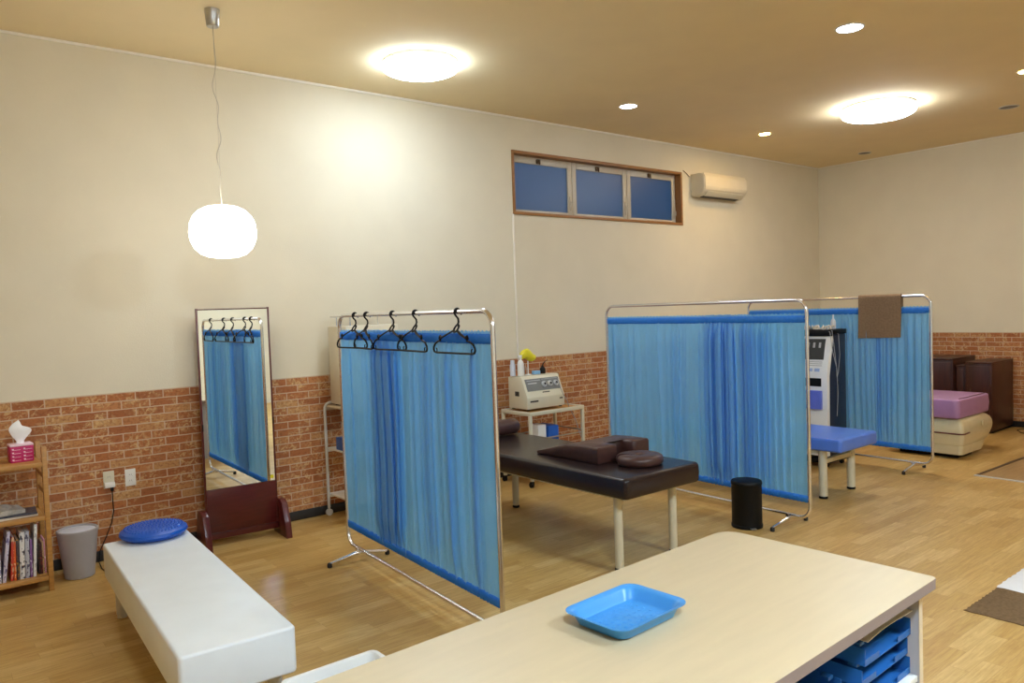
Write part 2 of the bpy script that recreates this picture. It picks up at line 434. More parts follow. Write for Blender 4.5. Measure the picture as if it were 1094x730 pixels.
# ------------------------------------------------------------------ folding screens
def curtain_mesh(L, z0, z1, seed, bunch, npl, flip=1):
    rnd = random.Random(seed)
    N, R = 760, 26
    ph = [rnd.uniform(0, 6.28) for _ in range(12)]
    fr = [1.0]*(N+1); th = [0.]*(N+1)
    for i in range(1, N+1):
        u = i/N
        d = 1+.35*math.sin(2*PI*2.3*u+ph[0])+.25*math.sin(2*PI*5.1*u+ph[1])
        for c, wd, s in bunch: d += 1.1*s*math.exp(-((u-c)/wd)**2)
        fr[i] = d; th[i] = th[i-1]+d
    k = 2*PI*npl/th[-1]; th = [t*k for t in th]
    # density of cloth: where bunched the cloth advances slowly
    adv = [0.]
    for i in range(1, N+1):
        u = i/N; d = 1.
        for c, wd, s in bunch: d /= (1+.7*s*math.exp(-((u-c)/wd)**2))
        adv.append(adv[-1]+d)
    adv = [a/adv[-1] for a in adv]
    # remap bunch weight from cloth coordinate to place coordinate
    bm = B(); rows = []
    for j in range(R+1):
        v = j/R; z = z0+(z1-z0)*v
        et = min(1, (1-v)/.16); eb = min(1, v/.14); e = (et*et*(3-2*et))*(.25+.75*(eb*eb*(3-2*eb)))
        row = []
        for i in range(N+1):
            u = i/N; wb = 0
            for c, wd, s in bunch: wb += s*math.exp(-((u-c)/(wd*1.1))**2)
            t = th[i]+(1-v)*(.9*math.sin(2*PI*1.7*u+ph[2])+.6*math.sin(2*PI*4.3*u+ph[3]))*1.3
            amp = .0105*(1+.5*math.sin(2*PI*3.7*u+ph[4])+.35*math.sin(2*PI*9.1*u+ph[5]))+.012*min(1, wb)
            x = amp*e*math.sin(t)+.35*amp*e*math.sin(2.31*t+ph[6])
            x += .010*math.sin(2*PI*1.1*u+ph[7])*math.sin(PI*v)+.005*math.sin(2*PI*2.7*u+ph[8]+2*v)*math.sin(PI*v)
            fine = .0022*(1-e)*math.sin(u*2*PI*95+3*math.sin(40*u))
            x += fine
            edge = min(1, u/.02, (1-u)/.02)
            Bf = (.0048+.0034*math.sin(2*PI*3.3*u+ph[10])+.0028*math.sin(2*PI*7.7*u+ph[11])+.020*min(1.3, wb))*(.45+.55*e)*edge
            y = L*adv[i]+Bf*math.sin(2*t+.6)*(.8+.4*math.sin(t*.37+ph[9]))
            y = min(max(y, 0), L)
            row.append(bm.verts.new((x*edge*1.0+.0, y, z+(.0035*math.sin(u*2*PI*60+1.3) if j == R else 0))))
        rows.append(row)
    for a, c in zip(rows, rows[1:]):
        for i in range(N): bm.faces.new((a[i], a[i+1], c[i+1], c[i]))
    return bm

def hem_mesh(L, zc, hz, rx, seed, ruf=.003):
    rnd = random.Random(seed); bm = B(); loops = []; N = 420
    p1, p2 = rnd.uniform(0, 6), rnd.uniform(0, 6)
    for i in range(N+1):
        u = i/N; y = L*u
        g = .5+.5*math.sin(2*PI*6*u+p1)*math.sin(2*PI*2.1*u+p2)
        dx = ruf*math.sin(2*PI*88*u+4*math.sin(23*u))*(.4+.9*g); dz = .003*math.sin(2*PI*60*u+p2)*g
        lp = []
        for q in range(10):
            a = 2*PI*q/10
            lp.append(((rx+abs(dx))*math.cos(a)+dx*.6, y, zc+hz*math.sin(a)*(1 if math.sin(a) < 0 else 1)+dz*math.sin(a)))
        loops.append(lp)
    loft(bm, loops); return bm

def make_screen(label, cat_loc, rz, seed, bunch, npl, L=1.90):
    HT = 1.662
    t = thing('folding_screen', label, 'screen', cat_loc, rz)
    r = .0125; rc = .085; zb = .085
    pts = []
    pts += arc((0, rc, HT-r-rc), rc, PI, PI/2, 7); pts += arc((0, L-rc, HT-r-rc), rc, PI/2, 0, 7)
    pts += arc((0, L-rc, zb+rc), rc, 0, -PI/2, 7); pts += arc((0, rc, zb+rc), rc, -PI/2, -PI, 7)
    b = B(); tube(b, pts, r, 12, closed=True); obj('frame', b, M['chrome'], t, 'bright steel tube frame')
    for z in (1.515, .222):
        b = B(); tube(b, [(0, .01, z), (0, L-.01, z)], .0045, 8); obj('curtain_rod', b, M['chrome'], t)
    c = obj('curtain', curtain_mesh(L-.036, .212, 1.552, seed, bunch, npl), M['curtain'], t, angle=180)
    c.location = (0, .018, 0)
    for z, hz in ((1.513, .026), (.223, .026)):
        h = obj('curtain_hem', hem_mesh(L-.036, z, hz, .0075, seed+int(z*10)), M['hem'], c, 'darker gathered hem', angle=180)
    for y in (.17, L-.17):
        ft = B()
        tube(ft, [(-.205, y, .026), (-.15, y, .036), (-.04, y, .056), (0, y, .06), (.04, y, .056), (.15, y, .036), (.205, y, .026)], [.010, .011, .013, .014, .013, .011, .010], 10)
        tube(ft, [(0, y, .05), (0, y, .092)], .014, 10)
        box(ft, -.018, .018, y-.022, y+.022, .068, .082, .003)
        f = obj('foot', ft, M['chrome'], t)
        for sx in (-1, 1):
            g = B(); lathe(g, [(.013, 0), (.016, .003), (.016, .022), (.012, .03)], sx*.207, y, 14); obj('rubber_tip', g, M['rubber'], f)
    return t

s1y0, s1y1 = Vector((2.213, 2.895)), Vector((2.348, 4.79))
s1rz = -math.atan2(s1y1.x-s1y0.x, s1y1.y-s1y0.y)
make_screen('blue curtain screen with black coat hangers on its rail, left of the brown bed', (s1y0.x, s1y0.y, 0), s1rz, 11,
            [(.60, .09, 1.), (.72, .05, .7), (.33, .02, .4), (.21, .02, .7), (.085, .02, .6)], 30)
s2rz = -math.atan2(.09, 2.04)
make_screen('blue curtain screen behind the black pedal bin, between the brown bed and the blue bed', (5.0, 2.89, 0), s2rz, 23,
            [(.36, .06, 1.), (.48, .03, .8), (.24, .04, .6), (.42, .03, .6), (.15, .03, .5)], 34, 2.04)
s3rz = -math.atan2(.03, 1.9)
make_screen('blue curtain screen farthest back with a brown towel over its rail', (7.385, 3.04, 0), s3rz, 37,
            [(.7, .03, .35), (.5, .02, .25), (.25, .02, .35), (.88, .02, .35)], 36, 1.95)

# towel over screen 3
def towel():
    bm = B(); loops = []
    N = 26; y0, y1 = 3.305, 3.715
    prof = []
    zt = 1.668; rr = .0165
    for k in range(15): prof.append((-rr-.004, 1.262+(zt-rr-1.262)*k/14))
    for k in range(1, 8): a = PI-PI*k/8; prof.append((rr*math.cos(a)*1.0, zt-rr+rr*math.sin(a)+.001))
    for k in range(9): prof.append((rr+.004, zt-rr-(zt-rr-1.36)*k/8))
    th = .006
    out = []
    def row(y, i):
        u = i/N; res = []
        for side in (0, 1):
            pr_ = prof if side == 0 else list(reversed(prof))
            for (px, pz) in pr_:
                s = 1 if px > 0 else -1
                wv = .006*math.sin(u*9+pz*3)*min(1, (zt-pz)/.1)
                dx = s*(th if side == 0 else 0)
                if abs(px) < rr*.99:
                    q = math.hypot(px, pz-(zt-rr)); nx, nz = px/q, (pz-(zt-rr))/q
                    res.append((px+nx*(th if side == 0 else 0), y, pz+nz*(th if side == 0 else 0)))
                else:
                    dz = -.012*u if pz < 1.3 else 0
                    res.append((px+dx+wv*s*.6-.004*s*0, y+.006*math.sin(pz*7), pz+dz))
        return res
    for i in range(N+1):
        loops.append(row(y0+(y1-y0)*i/N, i))
    loft(bm, loops); return bm
tw = obj('towel', towel(), M['towel']); tw.location = (7.385, 0, 0)
tw.rotation_euler = (0, 0, 0)
for v in tw.data.vertices: v.co.x -= -math.tan(s3rz)*0 - (v.co.y-3.04)*math.tan(-s3rz)
tag(tw, 'brown towel draped over the top rail of the farthest screen', 'towel')

# ------------------------------------------------------------------ coat hangers
def hanger_meshes():
    b = B()   # body in the y-z plane, hook in the x-z plane; origin = where the hook rests on the rail
    R = .0055
    hk = arc((0, 0, -.0165), .0175, math.radians(-20), math.radians(200), 12, 'xz')
    hk = [(q[0], q[1], q[2]) for q in hk]
    hook = [(.026, 0, -.028)]+hk+[(-.012, 0, -.032), (.004, 0, -.05), (.006, 0, -.068), (0, 0, -.082)]
    tube(b, hook, R, 8)
    hookbm = b
    b = B()
    tube(b, arc((0, 0, -.1), .018, 0, 2*PI*15/16, 15), .0058, 8, closed=True)
    for s in (-1, 1):
        tube(b, [(0, s*.016, -.110), (0, s*.06, -.128), (0, s*.115, -.148), (0, s*.125, -.153)], R, 8)
        tube(b, [(0, s*.112, -.147), (0, s*.128, -.138), (0, s*.137, -.150), (0, s*.126, -.163), (0, s*.150, -.166), (0, s*.178, -.178), (0, s*.194, -.196), (0, s*.197, -.21), (0, s*.19, -.222), (0, s*.17, -.226), (0, 0, -.226)], .0055, 8)
        tube(b, [(0, s*.165, -.226), (0, s*.165, -.207), (0, s*.172, -.203)], .0032, 6)
    return hookbm, b
hb, bb = hanger_meshes()
hlab = ['black plastic coat hanger at the far left end of the first screen rail', 'second black coat hanger from the left on the first screen rail',
        'middle black coat hanger of the five on the first screen rail', 'fourth black coat hanger from the left on the first screen rail',
        'black coat hanger hanging apart, nearest the right post of the first screen']
hang0 = None
for k, yy in enumerate((4.52, 4.335, 3.965, 3.676, 3.218)):
    x = s1y0.x+(yy-s1y0.y)*(s1y1.x-s1y0.x)/(s1y1.y-s1y0.y)
    if k == 0:
        h = thing('coat_hanger', hlab[0], 'hanger', (x, yy, 1.6645), 0, 'black coat hangers on the first screen')
        ho = obj('hook', hb, M['black'], h); bo = obj('hanger_body', bb, M['black'], h)
        for v in bo.data.vertices:
            v.co.x -= .030*min(1, max(0, (-.085-v.co.z)/.05))
        hang0 = h
    else:
        h = copy_tree(hang0, (x, yy, 1.6645), 0, hlab[k])
    h.rotation_euler = (0, 0, [.10, -.12, .06, -.05, .03][k]-.07)

# ------------------------------------------------------------------ treatment bed (brown)
bed = thing('treatment_bed', 'long dark brown vinyl treatment bed with cream legs', 'bed', (3.66, 4.1, 0), 0)
b = B(); pad(b, 0, 0, .492, .622, .715, 2.04, .04, .026, .003); obj('mattress', b, M['bed'], bed)
def bed_legs(par, pos, r, h, m, foot=True):
    for (x, y) in pos:
        b = B(); lathe(b, [(r*.6, .002), (r*.95, .006), (r*.95, .022)], x, y, 20); lathe(b, [(r, .022), (r, h)], x, y, 24)
        lg = obj('leg', b, m, par)
        b = B(); lathe(b, [(r*.9, 0), (r*1.06, .003), (r*1.06, .014), (r*.97, .021)], x, y, 20); obj('leg_cap', b, M['black'], lg)
bed_legs(bed, [(-.23, -.83), (.29, -.83), (-.23, .83), (.29, .83)], .0275, .5, M['leg'])
b = B()
for x in (-.23, .29): box(b, x-.02, x+.02, -.9, .9, .455, .494, .003)
for y in (-.83, .83): box(b, -.21, .27, y-.02, y+.02, .457, .492, .003)
obj('under_frame', b, M['leg'], bed)

# wedge chest pillow
def wedge():
    bm = B()
    # footprint outline (x, y) with a U notch in the near (thick) end
    x0, x1, y0, y1 = 3.5, 4.0, 3.505, 4.11
    pts = [(x0, y0)]
    for k in range(1, 4): pts.append((x0+.06*k, y0))
    nx, nw, nd = 3.765, .075, .155
    pts.append((nx-nw-.012, y0)); pts.append((nx-nw, y0+.012))
    for k in range(9):
        a = PI-PI*k/8; pts.append((nx+nw*math.cos(a), y0+nd-.06+.06*math.sin(a)))
    pts.append((nx+nw, y0+.012)); pts.append((nx+nw+.012, y0))
    for k in range(1, 3): pts.append((nx+nw+.012+(x1-nx-nw-.012)*k/3, y0))
    pts += [(x1, y0), (x1, y0+.15), (x1, y0+.3), (x1, y0+.45), (x1, y1)]
    for k in range(1, 6): pts.append((x1+(x0-x1)*k/6, y1))
    pts += [(x0, y1), (x0, y0+.45), (x0, y0+.3), (x0, y0+.15)]
    def hz(y):
        t = max(0, min(1, (y1-y)/.34)); return .022+.088*t
    cx, cy = 3.75, 3.8
    loops = []
    for ins, f in ((.008, 0.), (0, .12), (0, .86), (.004, .94), (.012, 1.)):
        lp = []
        for i, (x, y) in enumerate(pts):
            # inset along local normal
            a = Vector(pts[i-1]); c = Vector(pts[(i+1) % len(pts)]); d = (c-a).normalized(); n = Vector((-d.y, d.x))
            X = x+n.x*ins; Y = y+n.y*ins
            lp.append((X, Y, .623+hz(y)*f))
        loops.append(lp)
    rows = [[bm.verts.new(p) for p in lp] for lp in loops]
    n = len(pts)
    for a, c in zip(rows, rows[1:]):
        for i in range(n): bm.faces.new((a[i], a[(i+1) % n], c[(i+1) % n], c[i]))
    f1 = bm.faces.new(rows[-1]); f0 = bm.faces.new(list(reversed(rows[0])))
    bmesh.ops.triangulate(bm, faces=[f0, f1])
    return bm
wd = obj('chest_pillow', wedge(), M['pillow'], angle=50)
tag(wd, 'brown wedge-shaped chest pillow with a U notch lying on the brown bed', 'pillow')
# seat it so its origin sits on the bed
# horseshoe face pillow
b = B(); loops = []
for k in range(41):
    a = math.radians(141+9)+math.radians(342)*k/40
    e = 1-.04*(1 if k in (0, 40) else 0)
    c, sn = math.cos(a)*1.06, math.sin(a)
    loops.append([(3.712+r*e*c, 3.335+r*e*sn, z) for r, z in ((.014, .6235), (.132, .6235), (.145, .630), (.150, .644), (.150, .662), (.144, .676), (.130, .685), (.10, .689), (.06, .688), (.03, .684), (.014, .676))])
loft(b, loops)
fp = obj('face_pillow', b, M['pillow'], angle=60); tag(fp, 'round brown horseshoe face pillow at the near end of the brown bed', 'pillow')
# bolster
b = B(); loops = []
for x, rr in ((3.42, .03), (3.425, .05), (3.44, .063), (3.5, .065), (3.9, .065), (3.945, .063), (3.965, .05), (3.97, .03)):
    loops.append([(x, 4.91+rr*math.cos(2*PI*k/20), .688+rr*math.sin(2*PI*k/20)) for k in range(20)])
loft(b, loops); tag(obj('bolster_pillow', b, M['pillow']), 'cylindrical brown bolster pillow at the far end of the brown bed', 'pillow')

# ------------------------------------------------------------------ blue bed
bb2 = thing('treatment_bed', 'low blue vinyl treatment bed with cream legs beside the tall machine', 'bed', (6.14, 4.06, 0), 0)
b = B(); pad(b, 0, 0, .405, .515, .62, 1.93, .03, .022, 0); obj('mattress', b, M['bluebed'], bb2)
bed_legs(bb2, [(-.24, -.77), (.22, -.77), (-.24, .77), (.22, .77)], .034, .41, M['leg'])
b = B()
for y in (-.77, .77): box(b, -.21, .19, y-.02, y+.02, .29, .33, .004)
for x in (-.24, .22): box(b, x-.02, x+.02, -.74, .74, .37, .405, .004)
obj('under_frame', b, M['leg'], bb2)

# ------------------------------------------------------------------ white bench + balance disc
brz = -math.radians(3.1)
bench = thing('bench', 'long low white vinyl bench in the left foreground', 'bench', (1.006, 3.83, 0), brz)
b = B(); pad(b, 0, 0, .232, .42, .443, 1.84, .022, .013, 0, 4); obj('seat', b, M['bench'], bench)
for x in (-.15, .16):
    for y in (-.81, .86):
        b = B(); lathe(b, [(.024, 0), (.027, .003), (.027, .02), (.03, .024), (.03, .24)], x, y, 22); obj('leg', b, M['leggrey'], bench)
disc = thing('balance_disc', 'royal blue rubber balance disc on the far end of the white bench', 'balance disc', (1.09, 4.70, .4205))
b = B(); lathe(b, [(.10, 0), (.15, .004), (.172, .016), (.18, .03), (.176, .044), (.155, .058), (.12, .066), (.07, .070), (.02, .071)], 0, 0, 48); obj('disc_body', b, M['disc'], disc)
b = B()
for ring in range(1, 9):
    R_ = .019*ring; n = 6*ring
    for k in range(n):
        a = 2*PI*k/n+ring*.3
        zz = .071-.013*(R_/.155)**2.6
        g = bmesh.ops.create_icosphere(b, subdivisions=1, radius=.0052)
        for v in g['verts']: v.co += Vector((R_*math.cos(a), R_*math.sin(a), zz))
nb = obj('massage_nubs', b, M['disc'], disc); nb['kind'] = 'stuff'
b = B(); tube(b, [(.176*math.cos(2*PI*k/40), .176*math.sin(2*PI*k/40), .03) for k in range(40)], .0045, 8, closed=True); obj('rim_seam', b, M['disc'], disc)

# ------------------------------------------------------------------ standing mirror
mrz = -math.radians(3.3)
mir = thing('standing_mirror', 'tall standing mirror with mahogany stand by the brick wall', 'mirror', (1.93, 5.655, 0), mrz)
mw = .262
b = B(); box(b, -mw+.012, mw-.012, 0, .004, .42, 1.722); obj('mirror_glass', b, M['mirror'], mir)
b = B(); box(b, -mw, -mw+.012, -.006, .022, .10, 1.735, .002); box(b, mw-.012, mw, -.006, .022, .10, 1.735, .002)
box(b, -mw+.012, mw-.012, -.006, .022, 1.725, 1.731, .001); box(b, -mw+.012, mw-.012, .005, .022, .4, 1.725)
obj('mirror_frame', b, M['mahog'], mir)
b = B(); box(b, -mw+.012, mw-.012, -.006, .02, .10, .416, .002); obj('lower_panel', b, M['mahog'], mir)
for s in (-1, 1):
    b = B(); x0, x1 = (s*(mw+.001), s*(mw+.046)); x0, x1 = min(x0, x1), max(x0, x1)
    prism(b, [(-.17, 0), (-.145, .12), (-.09, .25), (-.045, .275), (.03, .275), (.06, .245), (.10, .12), (.13, 0)], x0, x1, 'x', .004)
    obj('foot', b, M['mahog'], mir)
b = B(); box(b, -mw, mw, .0, .03, .05, .098, .003); obj('stretcher', b, M['mahog'], mir)
for x in (-mw+.004, mw-.01):
    b = B(); box(b, x, x+.008, -.010, -.004, .85, .90, .001); obj('mirror_clip', b, M['black'], mir)

b = B(); lathe(b, [(.014, 0), (.014, .001)], 0, 0, 16); o = obj('yellow_mark', b, M['yellow'], mir, 'small round yellow mark at the lower right corner of the glass'); o.rotation_euler = (PI/2, 0, 0); o.location = (mw-.035, -.0005, .45)  # flat yellow disc set on the lower right of the glass

# ------------------------------------------------------------------ wooden shelf
sh = thing('wooden_shelf', 'honey-coloured wooden bookshelf at the left edge', 'shelf', (.33, 5.64, 0))
X0, X1 = -.36, .353   # local
for x in (X0, X1-.028):
    for y, h in ((-.14, .905), (.14, .905)):
        b = B(); dy = .018
        box(b, x, x+.028, y-dy if y < 0 else y-dy, y+dy, 0, h, .003); obj('post', b, M['pine'], sh)
    b = B()
    for z in (.70, .60): box(b, x+.006, x+.022, -.122, .122, z, z+.03, .002)
    obj('side_rail', b, M['pine'], sh)
for z in (.795, .462, .085):
    b = B(); box(b, X0+.028, X1-.028, -.15, .15, z-.006, z+.012, .002)
    box(b, X0+.028, X1-.028, -.158, -.150, z-.014, z+.014, .002); box(b, X0+.028, X1-.028, .150, .158, z-.014, z+.03, .002)
    obj('shelf_board', b, M['pine'], sh)
b = B(); box(b, X0+.028, X1-.028, .144, .152, .30, .33, .002); obj('back_slat', b, M['pine'], sh)

# tissue box
tb = thing('tissue_box', 'magenta tissue box with a white tissue pulled up, on the shelf top', 'tissue box', (.565, 5.66, .8075), .05)
b = B(); box(b, -.062, .062, -.055, .055, 0, .100, .003); obj('box', b, M['magenta'], tb)
b = B(); box(b, -.0625, .0625, -.0555, .0555, .100, .112, .002); obj('box_top', b, M['pinkw'], tb, 'pale top of the box')
b = B()
for c in (-.033, .028):
    for r in range(4):
        z = .012+r*.022
        box(b, c-.018, c+.026, -.0562, -.055, z, z+.002); box(b, c-.020, c-.010, -.0562, -.055, z+.003, z+.010)
obj('printed_marks', b, M['pinkw'], tb, 'small pale printed lines')
def crumple(w, h, seed, spread=.6):
    rnd = random.Random(seed); bm = B(); loops = []; n = 18
    for j in range(9):
        v = j/8; lp = []
        for k in range(n):
            a = 2*PI*k/n
            rr = w*(.30, .28, .42, .58, .72, .82, .80, .55, .12)[j]*(1+.30*math.sin(3*a+seed+1.2*v)+.2*math.sin(4*a+2*v))
            lp.append((rr*math.cos(a)*1.0+.1*w*v, rr*math.sin(a)*spread, h*v-.25*h*v*v*math.cos(a)*(1 if j > 3 else 0)*.6))
        loops.append(lp)
    loft(bm, loops); return bm
o = obj('tissue', crumple(.06, .13, 2.1, .35), M['tissue'], tb, angle=25); o.location = (0, 0, .11)
# white roll at the very left
b = B(); lathe(b, [(.03, 0), (.048, .004), (.05, .03), (.047, .06), (.03, .085), (.012, .092)], 0, 0, 24)
o = obj('white_pouch', b, M['white']); o.location = (.395, 5.62, .8075); tag(o, 'small white rounded pouch beside the tissue box, at the left edge', 'pouch')

# magazines on the middle shelf
def sheetstack(name, x, y, z, lx, ly, h, rz, m, label, wav=.006):
    bm = B(); N = 14; loops = []
    for i in range(N+1):
        u = i/N; X = -lx/2+lx*u; dz = wav*math.sin(u*7+x*9)+wav
        loops.append([(X, -ly/2, dz*.0+0), (X, ly/2, 0), (X, ly/2, h+dz), (X, ly*.1, h+dz*1.8), (X, -ly/2, h+dz*.5)])
    loft(bm, loops); o = obj(name, bm, m); o.location = (x, y, z); o.rotation_euler = (0, 0, rz)
    tag(o, label, 'magazine'); return o
sheetstack('magazine', .47, 5.63, .4745, .30, .2, .012, .04, M['paper'], 'white-edged magazine lying lowest on the middle shelf', .001)
M['mag2'] = mat('dark_magazine_cover', (74, 78, 92), .4, var=.5, scale=30)
sheetstack('magazine', .49, 5.62, .4895, .27, .19, .010, -.06, M['mag2'], 'dark glossy magazine on top of the white-edged one', .001)
sheetstack('newspaper', .44, 5.62, .5025, .22, .18, .022, .12, M['news'], 'folded grey newspaper on top of the magazines', .009)['category'] = 'newspaper'

# books on the bottom shelf
def spine_mat(name, rgb, rgb2):
    m, nt, N, L, bsd = newmat(name)
    tc = N.new('ShaderNodeTexCoord'); mp = N.new('ShaderNodeMapping'); mp.inputs['Scale'].default_value = (60, 1, 34)
    L.new(tc.outputs['Object'], mp.inputs[0]); v = N.new('ShaderNodeTexNoise'); v.inputs['Scale'].default_value = 1.; v.inputs['Detail'].default_value = 2
    L.new(mp.outputs[0], v.inputs['Vector']); cr = N.new('ShaderNodeValToRGB'); cr.color_ramp.interpolation = 'CONSTANT'
    cr.color_ramp.elements[0].color = lin(rgb); cr.color_ramp.elements[1].position = .56; cr.color_ramp.elements[1].color = lin(rgb2)
    L.new(v.outputs['Fac'], cr.inputs[0]); L.new(cr.outputs[0], bsd.inputs['Base Color']); bsd.inputs['Roughness'].default_value = .45
    return m
books = [  # x left, thickness, height, lean, spine, print, label
 (.385, .016, .29, 0, (60, 96, 160), (210, 214, 224), 'blue book at the left edge of the bottom shelf'),
 (.404, .012, .27, 0, (206, 206, 212), (120, 120, 150), 'pale grey book right of the blue one on the bottom shelf'),
 (.420, .018, .31, .12, (214, 208, 226), (120, 110, 160), 'tall pale lilac book leaning right on the bottom shelf'),
 (.462, .014, .27, .06, (196, 60, 44), (236, 190, 150), 'red-spined book on the bottom shelf'),
 (.480, .012, .24, .03, (220, 96, 40), (246, 210, 160), 'orange-spined book right of the red one on the bottom shelf'),
 (.496, .012, .25, .02, (70, 56, 62), (180, 140, 60), 'dark thin book right of the orange one on the bottom shelf'),
 (.511, .026, .29, .03, (226, 224, 220), (66, 60, 72), 'thick white magazine with busy dark print on its spine'),
 (.540, .022, .29, .03, (186, 188, 200), (88, 86, 110), 'grey magazine right of the thick white one on the bottom shelf'),
 (.565, .012, .235, .03, (130, 90, 150), (210, 200, 220), 'small purple booklet behind the tall white book'),
 (.580, .016, .325, .06, (234, 234, 230), (190, 190, 190), 'tallest plain white book leaning on the bottom shelf'),
]
for i, (x, th, h, lean, c1, c2, lab) in enumerate(books):
    r = thing('book', lab, 'book', (x, 5.535, .0975), 0, 'books and magazines on the bottom shelf')
    r.rotation_euler = (0, lean, 0)
    dp = .17 if i not in (4, 8) else .13
    b = B(); box(b, 0, th, 0, .003, 0, h, .0008); box(b, 0, .0015, .003, dp, 0, h); box(b, th-.0015, th, .003, dp, 0, h); obj('cover', b, spine_mat('book_cover', c1, c2), r)
    b = B(); box(b, .0016, th-.0016, .003, dp-.004, .003, h-.003); obj('pages', b, M['paper'], r)
# discs / small cases to the right
small = [(.6125, .011, .19, (44, 30, 30), (90, 50, 46)), (.6245, .011, .195, (70, 36, 34), (150, 60, 50)), (.6365, .009, .2, (196, 160, 120), (130, 90, 60)), (.6465, .007, .215, (214, 150, 170), (236, 224, 220))]
sl = ['dark brown disc case right of the leaning white book', 'dark red disc case, second right of the leaning white book', 'tan disc case near the right shelf post', 'thin pink disc case against the right shelf post']
for (x, th, h, c1, c2), lab in zip(small, sl):
    b = B(); box(b, 0, th, 0, .135, 0, h, .001); o = obj('disc_case', b, spine_mat('case_cover', c1, c2)); o.location = (x, 5.56, .0975)
    tag(o, lab, 'disc case', 'disc cases on the bottom shelf')

# ------------------------------------------------------------------ taupe waste bin
bn = thing('waste_bin', 'grey tapered waste bin with a pale swing lid by the bookshelf', 'waste bin', (.853, 5.675, 0))
b = B(); lathe(b, [(.082, 0), (.088, .004), (.118, .285), (.122, .30), (.122, .312), (.117, .316), (.108, .312), (.106, .302), (.098, .25), (.07, .01)], 0, 0, 40); obj('bin_body', b, M['taupe'], bn)
b = B(); lathe(b, [(.106, .296), (.1075, .305), (.07, .311), (.0, .306)][:3]+[(.002, .313)], 0, 0, 40); obj('swing_lid', b, M['lid'], bn)

# ------------------------------------------------------------------ outlets + cord
for k, (x, z, lab) in enumerate(((1.099, .560, 'cream wall outlet with a plug adaptor and black cord'), (1.237, .554, 'white wall outlet without a plug, right of the cream one'))):
    t = thing('wall_outlet', lab, 'outlet', (x, D_A-.003, z))
    b = B(); box(b, -.035, .035, -.007, 0, -.06, .06, .003); obj('cover_plate', b, M['cream'] if k == 0 else M['white'], t)
    for dz in ((.02,) if k == 0 else (.02, -.022)):
        b = B()
        for dx in (-.006, .006): box(b, dx-.001, dx+.001, -.0076, -.0069, dz-.004, dz+.005)
        for dx in (-.012, .012): box(b, dx-.001, dx+.001, -.0076, -.0069, dz-.011, dz-.009)
        obj('socket', b, M['shadegap'], t)
b = B(); box(b, 1.066, 1.132, D_A-.04, D_A-.0102, .508, .545, .004); tag(obj('plug_adaptor', b, M['white']), 'white plug adaptor in the lower half of the left outlet', 'plug adaptor')
b = B(); tube(b, [(1.112, D_A-.03, .503), (1.112, D_A-.03, .48), (1.113, D_A-.028, .42), (1.116, D_A-.02, .34), (1.10, D_A-.022, .26), (1.06, D_A-.026, .17), (1.01, D_A-.05, .08), (.995, D_A-.09, .02), (.99, D_A-.2, .006), (1.0, D_A-.4, .005), (1.02, D_A-.62, .005)], .0035, 8)
box(b, 1.102, 1.122, D_A-.038, D_A-.022, .482, .507, .004)
tag(obj('power_cord', b, M['black']), 'black power cord hanging from the left outlet down behind the bench', 'cord')

# ------------------------------------------------------------------ desk
dk = thing('counter_desk', 'pale wood-topped grey counter with open shelving in the right foreground', 'desk', (2.685, 1.095, 0), math.radians(1.9))
# local: x from -2.3 to 0, y 0..0.83
def desk_poly(z, o=0):
    pts = []
    def cor(cx, cy, r, a0):
        for k in range(7): a = a0+PI/2*k/6; pts.append((cx+r*math.cos(a), cy+r*math.sin(a), z))
    r1, r2 = .075, .018
    x0 = -2.3
    cor(-r2-o, r2+o, r2, -PI/2); cor(-r1-o, .825-r1-o, r1, 0); cor(x0+r2+o, .825-r2-o, r2, PI/2); cor(x0+r2+o, r2+o, r2, PI)
    return pts
b = B(); loft(b, [desk_poly(.664), desk_poly(.6985)]); obj('table_top_edge', b, M['deskedge'], dk, 'grey-mauve edge band')
b = B(); loft(b, [desk_poly(.6985, .0), desk_poly(.700, .0012)]); obj('table_top', b, M['desk'], dk, 'pale maple laminate surface')
b = B(); box(b, -.055, -.03, .04, .79, 0, .664, .001); obj('side_panel', b, M['deskgrey'], dk)
b = B(); box(b, -.056, -.029, .0375, .04, 0, .664); box(b, -2.25, -.056, .0375, .04, .648, .664); obj('panel_edging', b, M['deskside'], dk, 'beige edge strip')
b = B(); box(b, -2.27, -2.245, .04, .79, 0, .664, .001); obj('side_panel', b, M['deskgrey'], dk)
b = B(); box(b, -1.16, -1.135, .04, .77, 0, .664, .001); obj('divider', b, M['deskgrey'], dk)
b = B(); box(b, -2.245, -.055, .765, .785, 0, .664); obj('back_panel', b, M['deskgrey'], dk)
for z in (.05, .345):
    b = B(); box(b, -2.245, -1.161, .045, .764, z, z+.02, .001); box(b, -1.134, -.056, .045, .764, z, z+.02, .001); obj('shelf_board', b, M['white'], dk)

